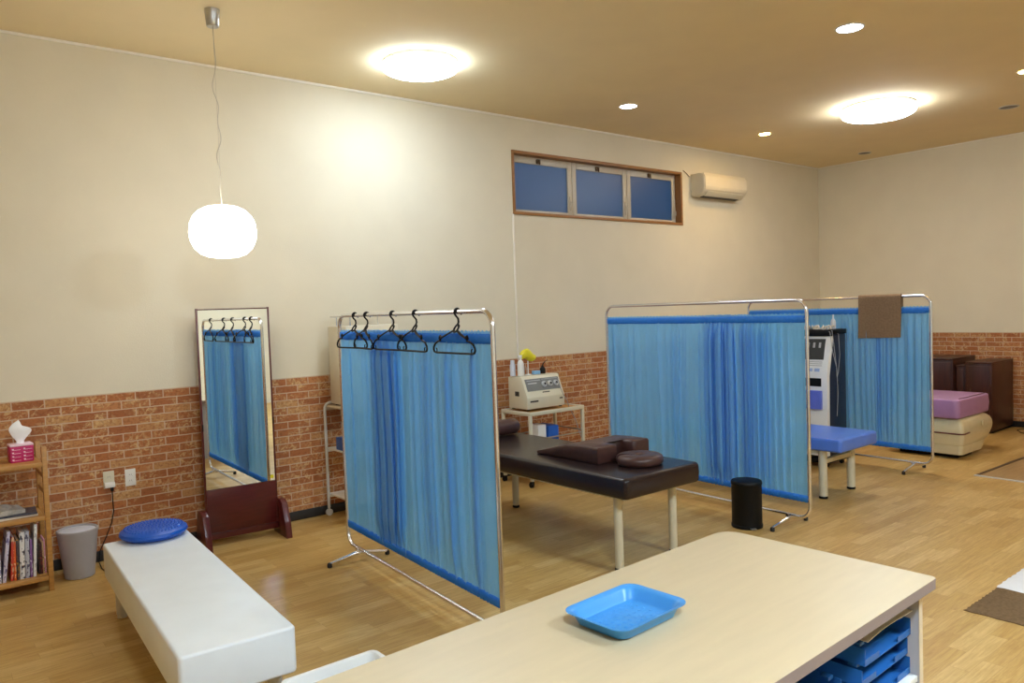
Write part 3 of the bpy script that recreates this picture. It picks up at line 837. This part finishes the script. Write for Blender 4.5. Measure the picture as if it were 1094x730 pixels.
# blue letter trays on the desk shelf
def letter_tray(loc, rz, lab, m=M['clearblue']):
    t = thing('letter_tray', lab, 'letter tray', loc, rz, 'blue trays on the counter shelf')
    b = B(); box(b, 0, .34, 0, .25, 0, .003, .001)
    box(b, 0, .34, .247, .25, .003, .055); box(b, 0, .003, 0, .247, .003, .055); box(b, .337, .34, 0, .247, .003, .055)
    box(b, .003, .10, 0, .003, .003, .022); box(b, .24, .337, 0, .003, .003, .022); obj('tray_body', b, m, t)
    for x in (.01, .3): 
        b = B(); box(b, x, x+.03, .02, .05, .055, .066, .001); obj('stacking_tab', b, m, t)
    return t
trk = [(2.285, 1.150, .367, 'lowest of the stacked translucent blue letter trays under the counter'),
       (2.280, 1.155, .434, 'middle translucent blue letter tray under the counter'),
       (2.288, 1.148, .501, 'topmost translucent blue letter tray under the counter')]
for x, y, z, lab in trk: letter_tray((x, y, z), math.radians(1.9), lab)
trk = [(1.85, 1.155, .367, 'lowest tray of the left blue stack under the counter'), (1.845, 1.160, .434, 'upper tray of the left blue stack under the counter')]
for x, y, z, lab in trk: letter_tray((x, y, z), math.radians(1.9), lab)
b = B(); loops = []
for i in range(11):
    u = i/10; z = .010*math.sin(u*4)+.022*u*u
    loops.append([(.0+.31*u, 0, z), (.31*u, .2, z+.004), (.31*u, .2, z+.006), (.31*u, 0, z+.002)])
loft(b, loops); o = obj('paper_sheet', b, M['paper']); o.location = (2.315, 1.152, .5695); tag(o, 'white curled papers on top of the blue letter trays', 'paper')

# blue instrument tray on the counter
ty = thing('plastic_tray', 'bright sky-blue plastic tray lying on the counter top', 'tray', (1.673, 1.573, .7005), math.radians(3))
b = B()
outer = [(.245, .175, 0, .03), (.262, .192, .004, .035), (.285, .208, .026, .04), (.300, .222, .036, .042), (.325, .245, .0415, .045), (.326, .246, .0435, .045)]
inner = [(.303, .223, .0415, .042), (.284, .206, .034, .038), (.262, .188, .008, .034), (.25, .178, .0035, .03)]
loft(b, [rrect(0, 0, z, lx, ly, r, 6) for lx, ly, z, r in outer+inner])
obj('tray_shell', b, M['tray'], ty)
b = B()
for k in range(9):
    for j in range(6):
        x = -.1+.025*k; y = -.065+.026*j
        box(b, x-.004, x+.004, y-.004, y+.004, .0036, .0046)
nb = obj('base_studs', b, M['tray'], ty); nb['kind'] = 'stuff'

# white basket on the floor behind the counter
bk = thing('plastic_basket', 'white plastic basket of folded cloths at the bottom edge, between bench and counter', 'basket', (1.235, 2.56, 0), 0)
b = B()
loft(b, [rrect(0, 0, z, lx, ly, .03, 4) for lx, ly, z in ((.32, .28, 0), (.33, .29, .004), (.375, .335, .288), (.40, .36, .292), (.40, .36, .300), (.37, .33, .300), (.362, .322, .292), (.32, .28, .01))]); obj('basket_body', b, M['white'], bk)
b = B(); pad(b, -.06, .02, .0, .05, .2, .26, .03, .02); o = obj('folded_cloth', b, mat('grey_blue_cloth', (150, 164, 180), .9, var=.1, bump=.4)); o.location = (1.23, 2.56, .0115)
for v in o.data.vertices: v.co.z *= 5.0
tag(o, 'folded grey-blue cloths inside the white basket', 'cloth')

# ------------------------------------------------------------------ black pedal bin
pb = thing('pedal_bin', 'round black pedal bin standing in front of the middle screen', 'pedal bin', (4.79, 3.27, 0), math.radians(-35))
b = B(); lathe(b, [(.105, 0), (.112, .003), (.112, .022), (.108, .025), (.108, .315), (.11, .318)], 0, 0, 40); obj('bin_body', b, M['black'], pb)
b = B(); lathe(b, [(.111, .318), (.112, .322), (.112, .33), (.106, .342), (.08, .348), (.02, .350)], 0, 0, 40); obj('bin_lid', b, M['black'], pb)
b = B(); box(b, -.02, .02, -.135, -.105, .010, .016, .002); obj('pedal', b, M['alu'], pb, 'silver pedal')

# ------------------------------------------------------------------ traction machine on its cart
ct = thing('instrument_cart', 'cream steel cart carrying the dial machine behind the brown bed', 'cart', (4.82, 5.55, 0))
b = B(); box(b, -.33, .33, -.20, .20, .672, .688, .003); obj('cart_top', b, M['pine'], ct, 'wooden top')
b = B()
box(b, -.345, .345, -.215, -.20, .664, .70, .003); box(b, -.345, .345, .20, .215, .664, .70, .003)
box(b, -.345, -.33, -.20, .20, .664, .70, .003); box(b, .33, .345, -.20, .20, .664, .70, .003)
obj('top_rail', b, M['cream'], ct)
for x in (-.332, .332):
    for y in (-.2, .2):
        b = B(); box(b, x-.0145, x+.0145, y-.0145, y+.0145, .06, .663, .004); lg = obj('leg', b, M['cream'], ct)
        b = B(); lathe(b, [(.01, .05), (.01, .066)], x, y, 12); tube(b, [(x-.012, y+.01, .026), (x+.012, y+.01, .026)], .026, 18); box(b, x-.016, x-.013, y-.012, y+.02, .024, .055); box(b, x+.013, x+.016, y-.012, y+.02, .024, .055); obj('caster', b, M['black'], lg)
b = B()
for z in (.46, .2):
    for x in (-.332, .332): tube(b, [(x, -.186, z), (x, .186, z)], .008, 8)
    for y in (-.2, .2): tube(b, [(-.318, y, z-.02), (.318, y, z-.02)], .007, 8)
obj('cross_bar', b, M['alu'], ct)
b = B(); box(b, -.318, .318, -.19, .19, .187, .197, .002); obj('lower_shelf', b, M['cream'], ct)
b = B(); box(b, .03, .13, -.12, .0, 0, .36, .004); o = obj('white_carton', b, M['white']); o.location = (4.60, 5.53, .1975); tag(o, 'white carton on the lower shelf of the cream cart', 'carton')
b = B(); box(b, 0, .13, -.12, .1, 0, .14, .004); o = obj('blue_carton', b, M['bluebox']); o.location = (4.76, 5.53, .1975); 
for v in o.data.vertices: v.co.z *= 2.4
tag(o, 'blue carton right of the white carton on the cart', 'carton')

tm = thing('traction_machine', 'cream desktop therapy machine with three dials on the cart behind the brown bed', 'therapy machine', (4.765, 5.55, .7005))
pf = [(.16, .012), (.16, .31), (-.02, .318), (-.035, .31), (-.118, .118), (-.118, .012)]
b = B(); prism(b, pf, -.235, .235, 'x', .006); obj('machine_case', b, M['cream'], tm)
b = B()
for x in (-.2, .2):
    for y in (-.09, .13): lathe(b, [(.015, 0), (.018, .012)], x, y, 14)
obj('rubber_feet', b, M['rubber'], tm)
# sloped face frame : origin top point (-.035,.31) -> bottom (-.118,.118)
sl0 = Vector((0, -.035, .31)); sl1 = Vector((0, -.118, .118)); dv = (sl1-sl0).normalized(); nv = Vector((0, -1, 0)); nv = (nv-dv*nv.dot(dv)).normalized()
LN = (sl1-sl0).length
def on_face(bm, x0, x1, t0, t1, h0, h1, bev=.001):
    g = bmesh.ops.create_cube(bm, size=1.)
    for v in g['verts']:
        x = (x0+x1)/2+v.co.x*(x1-x0); t = (t0+t1)/2+v.co.y*(t1-t0); h = (h0+h1)/2+v.co.z*(h1-h0)
        v.co = Vector((x, 0, 0))+sl0+dv*t+nv*h
b = B(); on_face(b, -.205, .215, .025, .145, 0, .003); obj('control_panel', b, M['panelgrey'], tm, 'dark grey control panel')
b = B(); on_face(b, -.185, -.02, .04, .045, .003, .0038); on_face(b, -.18, -.07, .065, .075, .003, .0038); on_face(b, .0, .2, .035, .038, .003, .0036); obj('panel_markings', b, M['slotlit'], tm)
for x in (.015, .09, .165):
    b = B(); c = Vector((x, 0, 0))+sl0+dv*.088
    tube(b, [c+nv*.003, c+nv*.012, c+nv*.013, c+nv*.022], [.030, .028, .017, .015], 20); kb = obj('dial', b, M['slotlit'], tm)
    b = B(); tube(b, [c+nv*.022, c+nv*.024], [.012, .012], 16); obj('dial_cap', b, M['black'], kb)
b = B(); on_face(b, -.03, .06, .16, .17, 0, .002); box(b, -.2, -.1, -.1195, -.118, .075, .09); box(b, .17, .21, -.1195, -.118, .08, .092); obj('name_plate', b, M['shadegap'], tm, 'small dark plates')
b = B(); box(b, -.2362, -.235, .0, .06, .13, .175, .0005); obj('handle_hole_shade', b, M['shadegap'], tm)  # thin dark plate, painted as the shade inside the handle hole
b = B(); tube(b, [(.236, .02, .27), (.25, -.02, .31), (.2, -.07, .24), (.21, -.125, .12), (.25, -.14, .05), (.29, -.12, -.02), (.31, -.175, -.12), (.325, -.238, -.3)], .0035, 6); obj('lead_cable', b, mat('grey_cable', (150, 150, 152), .5), tm)

# things on the machine
zt = 1.0195
t = thing('spray_bottle', 'white spray bottle standing on top of the dial machine', 'bottle', (4.60, 5.60, zt))
b = B(); lathe(b, [(.03, 0), (.032, .004), (.032, .11), (.026, .135), (.013, .15), (.013, .16)], 0, 0, 20); obj('bottle_body', b, M['white'], t)
b = B(); lathe(b, [(.014, .16), (.014, .175)], 0, 0, 14); box(b, -.03, .014, -.009, .009, .175, .196, .003); tube(b, [(-.018, 0, .178), (-.028, 0, .165), (-.03, 0, .15)], .003, 6); obj('spray_head', b, M['white'], t)
b = B(); lathe(b, [(.026, 0), (.027, .1), (.02, .118), (.02, .15), (.002, .152)], 0, 0, 18); o = obj('white_bottle', b, M['lid']); o.location = (4.53+.012, 5.65, zt); tag(o, 'pale squat bottle left of the spray bottle on the machine', 'bottle')
t = thing('cup_stand', 'small white stand on the dial machine holding the yellow glove', 'stand', (4.70, 5.61, zt))
b = B(); lathe(b, [(.03, 0), (.03, .006), (.006, .01), (.006, .135)], 0, 0, 16); obj('stand_post', b, M['white'], t)
b = B(); tube(b, [(-.045, 0, 0.003), (-.045, 0, .07), (-.035, 0, .088), (-.02, 0, .07), (-.02, 0, .012)], .003, 6); obj('wire_loop', b, M['alu'], t)
b = B(); rnd = random.Random(4); loops = []
for i in range(13):
    u = i/12; X = -.085+.17*u; R1 = .028*(.7+.5*math.sin(PI*u)**.6+.12*math.sin(9*u)); R2 = .05*(.55+.5*math.sin(PI*min(1, u*1.1))**.7)
    loops.append([(X, R1*math.cos(2*PI*k/16)*(1+.12*math.sin(3*2*PI*k/16+5*u)), .185+.02*math.sin(u*5)+R2*math.sin(2*PI*k/16)*(1+.12*math.sin(2*2*PI*k/16+7*u))) for k in range(16)])
loft(b, loops); o = obj('rubber_glove', b, M['yellow'], angle=30); o.location = (4.70, 5.61, zt); tag(o, 'crumpled yellow rubber glove on the stand above the machine', 'glove')
b = B(); box(b, -.035, .035, -.025, .025, 0, .035, .003); o = obj('small_box', b, M['lightbluebox']); o.location = (4.79, 5.60, zt); tag(o, 'small light blue box on the dial machine', 'box')
t = thing('oil_bottle', 'short black bottle with an angled spout on the dial machine', 'bottle', (4.875, 5.60, zt))
b = B(); lathe(b, [(.026, 0), (.028, .004), (.028, .045), (.02, .06), (.012, .066), (.012, .078)], 0, 0, 18); obj('bottle_body', b, M['black'], t)
b = B(); tube(b, [(0, 0, .075), (.01, 0, .095), (.03, 0, .112), (.07, 0, .13)], [.006, .005, .004, .002], 8); obj('spout', b, M['black'], t)

# ------------------------------------------------------------------ trolley + white towel warmer behind screen 1
tr = thing('trolley', 'grey tubular trolley half hidden behind the first screen', 'trolley', (2.99, 5.66, 0))
b = B()
for y in (-.2, .2):
    x0, x1 = -.28, .28
    pts = [(x0, y, .065)]+[(x0, y, .3), (x0, y, .6)]+arc((x0+.05, y, .885), .05, PI, PI/2, 5, 'xz')+arc((x1-.05, y, .885), .05, PI/2, 0, 5, 'xz')+[(x1, y, .6), (x1, y, .3), (x1, y, .065)]
    tube(b, pts, .0125, 10)
obj('tube_frame', b, M['leggrey'], tr)
for z in (.90, .55, .17):
    b = B(); box(b, -.268, .268, -.19, .19, z, z+.014, .003); box(b, -.268, .268, -.205, -.19, z-.02, z+.016, .003); box(b, -.268, .268, .19, .205, z-.02, z+.016, .003); obj('trolley_shelf', b, M['white'] if z < .8 else M['deskside'], tr)
for x in (-.28, .28):
    for y in (-.2, .2):
        b = B(); tube(b, [(x, y-.012, .028), (x, y+.012, .028)], .028, 18); tube(b, [(x, y, .03), (x, y, .068)], .007, 8); obj('caster', b, M['leggrey'], tr)
b = B(); box(b, -.16, .16, -.12, .12, 0, .10, .004); o = obj('blue_carton', b, M['bluebox']); o.location = (2.89, 5.60, .5645); tag(o, 'blue carton on the middle shelf of the grey trolley', 'carton')
b = B(); box(b, -.1, .1, -.1, .1, 0, .06, .006); o = obj('white_box', b, M['white']); o.location = (2.88, 5.6, .1845); tag(o, 'white box on the bottom shelf of the grey trolley', 'box')
tw2 = thing('towel_warmer', 'white box-shaped towel warmer on the trolley behind the first screen', 'towel warmer', (3.0, 5.68, .9145))
b = B(); box(b, -.24, .24, -.16, .17, .012, .65, .012); obj('cabinet_body', b, M['acbody'], tw2)
b = B(); box(b, -.235, .235, -.178, -.161, .03, .60, .006); obj('cabinet_door', b, M['cream'], tw2)
b = B(); box(b, -.22, .22, -.184, -.1785, .585, .597, .001); box(b, .16, .2, -.19, -.1785, .3, .4, .003); obj('door_handle', b, M['alu'], tw2)
b = B()
for x in (-.2, .2):
    for y in (-.13, .13): lathe(b, [(.014, 0), (.014, .012)], x, y, 10)
obj('rubber_feet', b, M['rubber'], tw2)
rk = thing('wire_rack', 'flat steel wire rack lying on the white towel warmer', 'rack', (3.0, 5.66, 1.5655))
b = B()
for y in (-.13, -.07, 0, .07, .13): tube(b, [(-.24, y, .075), (.24, y, .085)], .006, 8)
for x in (-.2, .2): tube(b, [(x, -.15, .078), (x, .15, .078)], .006, 8)
obj('rack_rods', b, M['chrome'], rk)
for x in (-.19, .19):
    for y in (-.12, .12): b = B(); tube(b, [(x, y, 0), (x, y, .075)], .005, 8); obj('rack_leg', b, M['chrome'], rk)

# ------------------------------------------------------------------ tall therapy machine
tl = thing('tall_therapy_machine', 'tall black and white electrotherapy tower standing behind the blue bed', 'therapy machine', (7.12, 4.07, 0))
# local x: black body -.0.. .2 ; faces -x ; local y -.25..+.25
b = B(); prism(b, [(-.13, .09), (.205, .09), (.205, 1.30), (-.035, 1.30), (-.055, 1.2), (-.125, .90)], -.245, .245, 'y', .006); obj('cabinet_body', b, M['navy'], tl)
b = B(); prism(b, [(-.175, .12), (-.128, .12), (-.122, .90), (-.052, 1.2), (-.035, 1.285), (-.075, 1.285), (-.10, 1.2), (-.165, .93)], -.25, .25, 'y', .005); sx = obj('front_shell', b, M['white'], tl)
def fx(z):   # x of the front surface at height z
    if z > 1.2: return -.10+(z-1.2)/.085*.025
    if z > .93: return -.165+(z-.93)/.27*.065
    return -.175+(z-.12)/.81*.01
def fbox(bm, y0, y1, z0, z1, d0, d1):
    a = [(fx(z0)-d1, z0), (fx(z0)-d0, z0), (fx(z1)-d0, z1), (fx(z1)-d1, z1)]
    prism(bm, a, y0, y1, 'y')
b = B(); fbox(b, -.20, .20, 1.06, 1.26, -.002, .004); obj('display_panel', b, M['grille'], tl, 'black display panel')
for k in range(6):
    b = B(); y = -.16+.06*k; fbox(b, y, y+.022, 1.175, 1.225, .004, .006); obj('indicator', b, M['slotlit'], tl)
b = B()
for k in range(3): fbox(b, -.19, .19, 1.0+.018*k, 1.003+.018*k, 0, .002)
obj('shell_groove', b, M['shadegap'], tl)
for k in range(5):
    b = B(); y = -.17+.075*k; fbox(b, y, y+.05, .945, .975, 0, .006); obj('button', b, M['btn'], tl)
b = B(); fbox(b, -.19, .19, .80, .88, -.002, .003); obj('accessory_recess', b, M['black'], tl)
b = B(); fbox(b, -.2, .2, .58, .76, 0, .03); obj('pad_holder', b, M['padblue'], tl, 'violet-blue pad holder')
b = B(); box(b, -.12, .21, -.255, .255, 1.302, 1.35, .006); obj('top_tray', b, M['black'], tl)
b = B(); box(b, -.15, .22, -.24, .24, .045, .089, .006); obj('base', b, M['black'], tl)
for x in (-.11, .18):
    for y in (-.2, .2):
        b = B(); tube(b, [(x-.012, y, .022), (x+.012, y, .022)], .022, 14); tube(b, [(x, y, .022), (x, y, .048)], .008, 8); obj('caster', b, M['black'], tl)
b = B(); box(b, .03, .06, -.2485, -.244, .80, .84, .001); obj('side_socket', b, M['black'], tl)
cbm = mat('pale_grey_cable', (176, 178, 182), .5)
b = B()
tube(b, [(-.09, -.15, 1.36), (-.12, -.262, 1.33), (-.09, -.268, 1.15), (-.02, -.27, .98), (.0, -.262, .88), (.03, -.26, .93), (.06, -.262, 1.1), (.04, -.262, 1.3), (.03, -.2, 1.37)], .0032, 6)
tube(b, [(-.05, -.1, 1.37), (-.08, -.262, 1.34), (-.06, -.268, 1.2), (-.0, -.262, .95), (.02, -.258, .7), (.0, -.256, .5)], .0032, 6)
tube(b, [(-.19, -.05, .84), (-.2, -.06, .78), (-.212, -.05, .68), (-.20, -.07, .52), (-.2, -.05, .45)], .0035, 6)
obj('electrode_cable', b, cbm, tl)
b = B(); rnd = random.Random(3)
for k in range(16):
    cx, cy = rnd.uniform(-.09, .12), rnd.uniform(-.2, .22); a0 = rnd.uniform(0, 6)
    tube(b, [(cx+.035*math.cos(a0+t_), cy+.03*math.sin(a0+t_), 1.368+.018*math.sin(2*t_+a0)) for t_ in [i*.5 for i in range(11)]], .006, 6)
o = obj('electrode_leads', b, mat('beige_cable', (214, 206, 190), .5)); o.location = (7.12, 4.07, 0); tag(o, 'tangle of pale electrode leads heaped on top of the tall therapy tower', 'leads', kind='stuff')
b = B(); lathe(b, [(.022, 0), (.026, .004), (.026, .06), (.02, .085), (.008, .105), (.007, .14), (.003, .142)], 0, 0, 16); o = obj('squeeze_bottle', b, M['lid']); o.location = (7.235, 3.90, 1.3505); tag(o, 'pale squeeze bottle standing on the tall therapy tower', 'bottle')

# ------------------------------------------------------------------ water massage bed
wb = thing('massage_bed', 'rounded cream massage bed with a lilac cushion behind the farthest screen', 'massage bed', (8.55, 3.45, 0))
def wbl(z, x0, x1, y0, y1, r): return rrect((x0+x1)/2-8.55, (y0+y1)/2-3.45, z, x1-x0, y1-y0, r, 6)
b = B()
prof = [(.045, -.01, -.12), (.05, .0, -.11), (.10, .004, -.07), (.14, .003, -.03), (.146, .010, -.02), (.20, .018, .06), (.25, .022, .11), (.29, .022, .13), (.33, .018, .125), (.365, .008, .10), (.392, -.012, .06), (.405, -.035, .03), (.41, -.06, .0)]
loft(b, [wbl(z, 8.16-i, 8.80+j, 3.085-i, 3.80+i, .04) for z, i, j in prof]); obj('bed_base', b, M['ivory'], wb)
b = B()
tube(b, [(8.136-8.55, 3.78-3.45, .262), (8.136-8.55, 3.105-3.45, .262), (8.146-8.55, 3.074-3.45, .262), (8.175-8.55, 3.061-3.45, .262), (8.29-8.55, 3.060-3.45, .266)], .0075, 8); obj('side_stripe', b, M['maroon'], wb, 'dark maroon stripe')
b = B(); box(b, -.30, .05, -.30, .28, .0, .046, .01); obj('plinth', b, M['black'], wb)
b = B(); pad(b, 8.535-8.55, 3.40-3.45, .411, .60, .80, .60, .05, .018, .008); obj('cushion', b, M['lilac'], wb, 'lilac vinyl cushion')
b = B(); tube(b, [(8.25-8.55, 3.12-3.45+.02, .603), (8.4-8.55, 3.125-3.45+.0, .604), (8.55-8.55, 3.12-3.45+.01, .605), (8.75-8.55, 3.125-3.45, .604), (8.9-8.55, 3.13-3.45, .603)], .004, 6); obj('worn_seam', b, M['maroon'], wb, 'dark worn seam along the cushion edge')
b = B(); tube(b, [(8.88-8.55, 3.061-3.45, .06), (8.885-8.55, 3.056-3.45, .30)], .004, 6)
b.free()
b = B(); box(b, .03, .07, -.408, -.396, .30, .36, .004); obj('latch', b, M['ivory'], wb)

# ------------------------------------------------------------------ dark cabinets at the end wall
def cabinet(lab, x0, x1, y0, y1, h, rim=.012):
    t = thing('wooden_cabinet', lab, 'cabinet', ((x0+x1)/2, (y0+y1)/2, 0))
    hx, hy = (x1-x0)/2, (y1-y0)/2
    b = B(); box(b, -hx, hx, -hy, hy, .03, h-.02, .003); obj('cabinet_body', b, M['mahogd'], t)
    b = B(); box(b, -hx-rim, hx, -hy-rim*.3, hy+rim*.3, h-.02, h, .003); obj('cabinet_top', b, M['mahogd'], t)
    b = B(); box(b, -hx+.02, hx-.02, -hy+.02, hy-.02, 0, .03); obj('plinth', b, M['black'], t)
    b = B(); box(b, -hx-.012, -hx-.0005, -hy+.02, hy-.02, .06, h-.05, .003); d = obj('cabinet_door', b, M['mahogd'], t)
    b = B(); box(b, -hx-.024, -hx-.012, hy-.06, hy-.05, h*.5, h*.5+.1, .003); obj('handle', b, M['brass'], d)
cabinet('dark mahogany cabinet at the right end of the row by the end wall', 9.92, 10.60, 3.42, 3.70, .842)
cabinet('narrow lower dark cabinet squeezed between two others at the end wall', 9.97, 10.60, 3.718, 3.822, .795)
cabinet('tallest dark mahogany cabinet at the end wall, partly behind the farthest screen', 9.92, 10.60, 3.842, 4.70, .875)
b = B(); pts = []
for k in range(60):
    a = k*.45; r = .13+.03*math.sin(k*.9); pts.append((10.32+r*math.cos(a)*1.2, 3.2+r*math.sin(a)*.7, .006+.004*(k % 7)/3))
tube(b, pts, .004, 6); tag(obj('cable_coil', b, M['black']), 'loose coil of black cable on the floor beside the dark cabinets', 'cable')

# ------------------------------------------------------------------ floor hatch, mats
fh = thing('floor_hatch', 'metal-framed wooden floor hatch near the right edge', 'floor hatch', (8.25, 2.2, 0), math.radians(-1.5))
b = B(); box(b, -.70, .70, -.50, .50, 0.0002, .004); obj('hatch_panel', b, M['hatchwood'], fh)
b = B(); box(b, -.73, -.70, -.53, .53, .0002, .008, .001); box(b, .70, .73, -.53, .53, .0002, .008, .001); box(b, -.70, .70, -.53, -.50, .0002, .008, .001); obj('hatch_frame', b, M['leggrey'], fh)
b = B(); box(b, -.70, .70, .50, .53, .0002, .008, .001); obj('hatch_hinge_strip', b, M['brass'], fh, 'dark strip along the far side')
def mat_mesh(lx, ly, h, seed):
    rnd = random.Random(seed); loops = []
    bm = B(); nx, ny = 26, 26
    g = [[None]*(ny+1) for _ in range(nx+1)]
    for i in range(nx+1):
        for j in range(ny+1):
            ex = .004*math.sin(j*1.9+seed) if i in (0, nx) else 0; ey = .004*math.sin(i*2.3+seed) if j in (0, ny) else 0
            edge = min(i, nx-i, j, ny-j); z = h*(.35 if edge == 0 else 1)+.0015*math.sin(i*.7)*math.sin(j*.9+1)
            g[i][j] = bm.verts.new((lx*i/nx+ex, ly*j/ny+ey, z))
    for i in range(nx):
        for j in range(ny): bm.faces.new((g[i][j], g[i+1][j], g[i+1][j+1], g[i][j+1]))
    r = bmesh.ops.extrude_face_region(bm, geom=bm.faces[:])
    for v in [x for x in r['geom'] if isinstance(x, bmesh.types.BMVert)]: v.co.z = .0005
    return bm
o = obj('floor_mat', mat_mesh(.46, 1.0, .012, 1), M['rug'], angle=60); o.location = (4.255, .605, 0); tag(o, 'brown terry floor mat at the lower right edge', 'mat')
o = obj('floor_mat', mat_mesh(.7, .9, .010, 5), M['whitecloth'], angle=60); o.location = (4.725, .715, 0); tag(o, 'white floor mat right behind the brown mat', 'mat')

# ------------------------------------------------------------------ air conditioner
ac = thing('air_conditioner', 'ivory wall-mounted air conditioner right of the window', 'air conditioner', (8.09, D_A-.0005, 2.925))
b = B(); prism(b, [(0, .04), (0, .30), (-.12, .305), (-.17, .295), (-.195, .25), (-.20, .14), (-.185, .085), (-.13, .035), (-.06, .02)], -.435, .435, 'x', .008); obj('case', b, M['acbody'], ac)
b = B(); prism(b, [(-.1715, .298), (-.1985, .25), (-.2035, .14), (-.192, .095), (-.200, .095), (-.211, .14), (-.206, .255), (-.178, .304)], -.425, .425, 'x', .002); obj('front_panel', b, M['acbody'], ac)
b = B(); prism(b, [(-.186, .083), (-.134, .033), (-.139, .027), (-.192, .078)], -.36, .36, 'x', .001); obj('air_flap', b, M['cream'], ac)
b = B(); prism(b, [(-.128, .033), (-.066, .0195), (-.07, .0165), (-.13, .029)], -.36, .36, 'x'); obj('air_outlet', b, M['shadegap'], ac)
b = B(); tube(b, [(7.62, D_A-.008, 3.195), (7.56, D_A-.008, 3.235), (7.50, D_A-.008, 3.262)], .004, 6); 
for v in b.verts: v.co -= Vector((8.09, D_A-.0005, 2.925))
obj('drain_lead', b, M['brass'], ac, 'short dark cord at its left end')

# ------------------------------------------------------------------ ceiling lights
def ceiling_light(x, y, r, m, lab, th=1.):
    t = thing('ceiling_light', lab, 'ceiling light', (x, y, HC))
    b = B(); lathe(b, [(r*.97, -.001), (r*.99, -.012), (r*.99, -.026), (r*.9, -.028)], 0, 0, 48); obj('base_ring', b, M['white'], t)
    b = B(); lathe(b, [(r*.94, -.028)]+[(r*q, -.028-th*h) for q, h in ((1, .008), (1, .032), (.965, .057), (.86, .077), (.6, .092), (.3, .098), (.035, .1))], 0, 0, 48); obj('diffuser', b, m, t)
ceiling_light(3.22, 5.0, .29, M['led'], 'round white ceiling light blazing above the pendant side of the room', .62)
ceiling_light(7.78, 3.68, .345, M['led2'], 'round white ceiling light farther right, nearer the end wall')
ceiling_light(.4, -.6, .32, M['led3'], 'round white ceiling light behind the viewpoint')
ceiling_light(3.9, -.9, .32, M['led3'], 'round white ceiling light to the right behind the viewpoint')
def downlight(x, y, r, m, lab, cat='downlight'):
    t = thing('downlight', lab, cat, (x, y, HC))
    b = B(); loft(b, [[(q*math.cos(2*PI*k/32), q*math.sin(2*PI*k/32), z) for k in range(32)] for q, z in ((r*1.0, -.001), (r*1.16, -.001), (r*1.14, -.006), (r*1.02, -.007), (r, -.003))], False, False)
    obj('trim_ring', b, M['leggrey'], t)
    b = B(); lathe(b, [(r*.99, -.0015), (r*.97, -.004), (r*.5, -.006), (.004, -.0065)], 0, 0, 32); obj('lens', b, m, t)
downlight(5.58, 5.03, .078, M['dlcool'], 'small cool downlight in the ceiling above the window')
downlight(5.37, 2.735, .085, M['dlcool'], 'cool downlight near the top edge of the ceiling')
downlight(7.86, 5.02, .06, M['dlwarm'], 'small warm lit downlight left of the far ceiling light')
downlight(7.74, 2.38, .06, M['dlwarm'], 'warm lit downlight at the right edge of the ceiling')
downlight(10.1, 4.97, .07, M['dloff'], 'unlit dark downlight nearest the room corner')
downlight(9.05, 2.94, .08, M['dloff'], 'unlit dark downlight right of the far ceiling light')

# pendant
pd = thing('pendant_lamp', 'glowing white opal globe pendant hanging by a thin wavy cord', 'pendant lamp', (1.62, 4.855, 2.03))
b = B(); lathe(b, [(.04, .006), (.09, .012), (.135, .03), (.172, .066), (.194, .115), (.2, .165), (.194, .218), (.174, .264), (.14, .30), (.095, .322), (.04, .332), (.012, .334)], 0, 0, 48); obj('lamp_shade', b, M['globe'], pd)
b = B(); lathe(b, [(.034, HC-2.03-.105), (.038, HC-2.03-.10), (.045, HC-2.03-.012), (.045, HC-2.03)], 0, 0, 28); obj('ceiling_canopy', b, M['alu'], pd, 'grey metal ceiling canopy')
b = B(); z0, z1 = .334, HC-2.03-.10; n = 60
tube(b, [(0+.0, 0, z1-(z1-z0)*k/n) for k in range(n+1)], .0012, 5)
pts = []
for k in range(n+1):
    u = k/n; e = math.sin(PI*u)
    pts.append((e*(.012*math.sin(u*14)+.022*math.sin(u*31+1)*u), e*.012*math.sin(u*23), z1-(z1-z0)*u))
tube(b, pts, .0025, 6); obj('cord', b, mat('pale_cord', (196, 188, 172), .5), pd)

# ------------------------------------------------------------------ world (dusk sky outside the window) and view
wd_ = bpy.data.worlds.new('world'); S.world = wd_; wd_.use_nodes = True
bg = wd_.node_tree.nodes['Background']; bg.inputs[0].default_value = (.05, .15, .30, 1); bg.inputs[1].default_value = .26
vs = S.view_settings; vs.view_transform = 'Standard'; vs.look = 'None'; vs.exposure = 2.42; vs.gamma = 1; vs.use_curve_mapping = False
S.cycles.use_denoising = True; S.cycles.max_bounces = 10; S.cycles.diffuse_bounces = 6; S.cycles.transparent_max_bounces = 16; S.cycles.sample_clamp_indirect = 8
S.cycles.caustics_reflective = False; S.cycles.caustics_refractive = False
